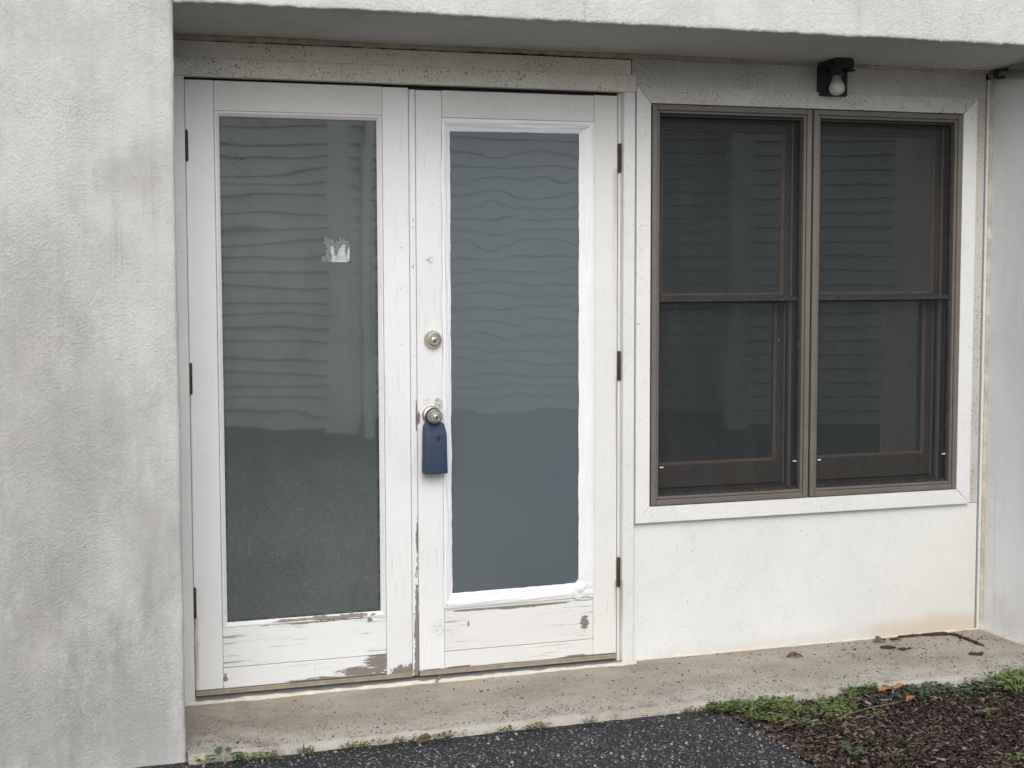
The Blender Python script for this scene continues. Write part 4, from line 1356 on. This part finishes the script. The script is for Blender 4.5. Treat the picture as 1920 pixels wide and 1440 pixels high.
strip('twig', [(1.902, -0.882, ZA + 0.012), (1.997, -0.835, ZA + 0.020), (2.097, -0.805, ZA + 0.022), (2.267, -0.765, ZA + 0.020)], 0.0022, M_TWIG, 'long thin twig lying across the mulch to the orange leaf', 'twig')
strip('twig', [(2.57, -0.72, ZA + 0.020), (2.65, -0.70, ZA + 0.024), (2.73, -0.685, ZA + 0.026)], 0.0020, M_TWIG, 'short pale straight twig among the weeds at the right', 'twig')
tag(MB().tube([(0.850, -0.012, 0.016), (0.838, -0.035, 0.012), (0.822, -0.060, 0.006)], [0.003, 0.004, 0.003], 6).build('wood_splinter', M_TWIG, None, at=(0.838, -0.035, 0.006)),
    'peeled sliver of wood on the sill below the lock side of the right door', 'splinter')

# ------------------------------------------------------------------ the clapboard house across the drive (seen in the glass)
house = thing('clapboard_house', 'beige clapboard house across the drive, reflected in the door glass', 'house', (2.15, -7.2, ZA))
foot = [(8.5, -5.2), (5.35, -6.4), (5.85, -7.63), (3.12, -8.6), (2.15, -7.2), (-1.95, -10.07)]
back = [(0.5, -14.5), (11.0, -11.5)]
WALL = 2.78
PITCH = 0.118


def inset(poly, k):
    c = Vector((sum(p[0] for p in poly) / len(poly), sum(p[1] for p in poly) / len(poly)))
    return [(p[0] + (c.x - p[0]) * k, p[1] + (c.y - p[1]) * k) for p in poly]


allp = foot + back
MB().prism(allp, 'z', ZA - 0.05, ZA + 0.14).build('foundation', M_ROOF, house)
MB().prism(inset(allp, 0.004), 'z', ZA + 0.14, ZA + WALL).build('wall_core', M_ROOF, house)  # dark colour stands in for lap shadow in the gaps between boards
ov = inset(allp, -0.05)
MB().prism(ov, 'z', ZA + WALL, ZA + WALL + 0.26).build('fascia', M_FASCIA, house)
rf = MB()
cx, cy = sum(p[0] for p in ov) / len(ov), sum(p[1] for p in ov) / len(ov)
ovr = inset(allp, -0.07)
rf.raw([(p[0], p[1], ZA + WALL + 0.262) for p in ovr] + [(cx, cy, 3.7)], [((i + 1) % len(ovr), i, len(ovr)) for i in range(len(ovr))])
rf.build('roof', M_ROOF, house)
for (a, c) in zip(foot, foot[1:]):
    # seen from the drive each face runs from a to c with its outside towards us
    A, C = Vector(a), Vector(c)
    Lf = (C - A).length
    ang = math.atan2(C.y - A.y, C.x - A.x)
    me = bpy.data.meshes.new('siding_board')
    t0, t1, hh = 0.032, 0.008, PITCH - 0.011  # short boards leave gaps; the dark core there draws the shadow lines
    me.from_pydata([(0, -t0, 0), (Lf, -t0, 0), (Lf, -t1, hh), (0, -t1, hh), (0, 0.01, 0), (Lf, 0.01, 0), (Lf, 0.01, hh), (0, 0.01, hh)], [],
                   [(0, 3, 2, 1), (0, 1, 5, 4), (3, 7, 6, 2), (0, 4, 7, 3), (1, 2, 6, 5)])
    me.flip_normals()
    me.materials.append(M_SIDING)
    ang2 = ang + math.pi
    nrm = Vector((C.y - A.y, -(C.x - A.x))).normalized()
    for k in range(int((WALL - 0.14) / PITCH)):
        o = bpy.data.objects.new('siding_board', me)
        COL.objects.link(o)
        o.parent = house
        # local -Y must face outward: run the board from a to c with local +X, outward = (dy,-dx)
        o.location = (A.x - 2.15, A.y + 7.2, 0.14 + PITCH * k)
        o.rotation_euler.z = ang
    for p in (a, c):
        pass
for i, w_ in ((4, 0.11), (1, 0.11)):
    P, Q, R_ = Vector(foot[i]), Vector(foot[i - 1]), Vector(foot[i + 1])
    da, db = (Q - P).normalized(), (R_ - P).normalized()
    na = Vector((P.y - Q.y, -(P.x - Q.x))).normalized()
    nb = Vector((R_.y - P.y, -(R_.x - P.x))).normalized()
    k = 0.048
    oc = P + na * k + nb * k
    poly = [oc, P + nb * k + db * w_, P + db * w_ + nb * 0.004, P, P + da * w_ + na * 0.004, P + na * k + da * w_]
    MB().prism([(q.x, q.y) for q in poly], 'z', ZA + 0.10, ZA + WALL - 0.005).build('corner_board', M_TRIMH, house)
d1 = Vector((0.97, -1.40)).normalized()
p = Vector(foot[4]) + d1 * 0.34 + Vector((0.82, 0.57)) * 0.06
MB().box(p.x - 0.045, p.x + 0.045, p.y - 0.04, p.y + 0.04, ZA + 0.22, ZA + WALL, 0.01).prism([(p.x - 0.045, ZA + 0.05), (p.x + 0.045, ZA + 0.05), (p.x + 0.045, ZA + 0.22), (p.x - 0.045, ZA + 0.22)], 'y', p.y - 0.04, p.y + 0.14).build('downspout', M_TRIMH, house)
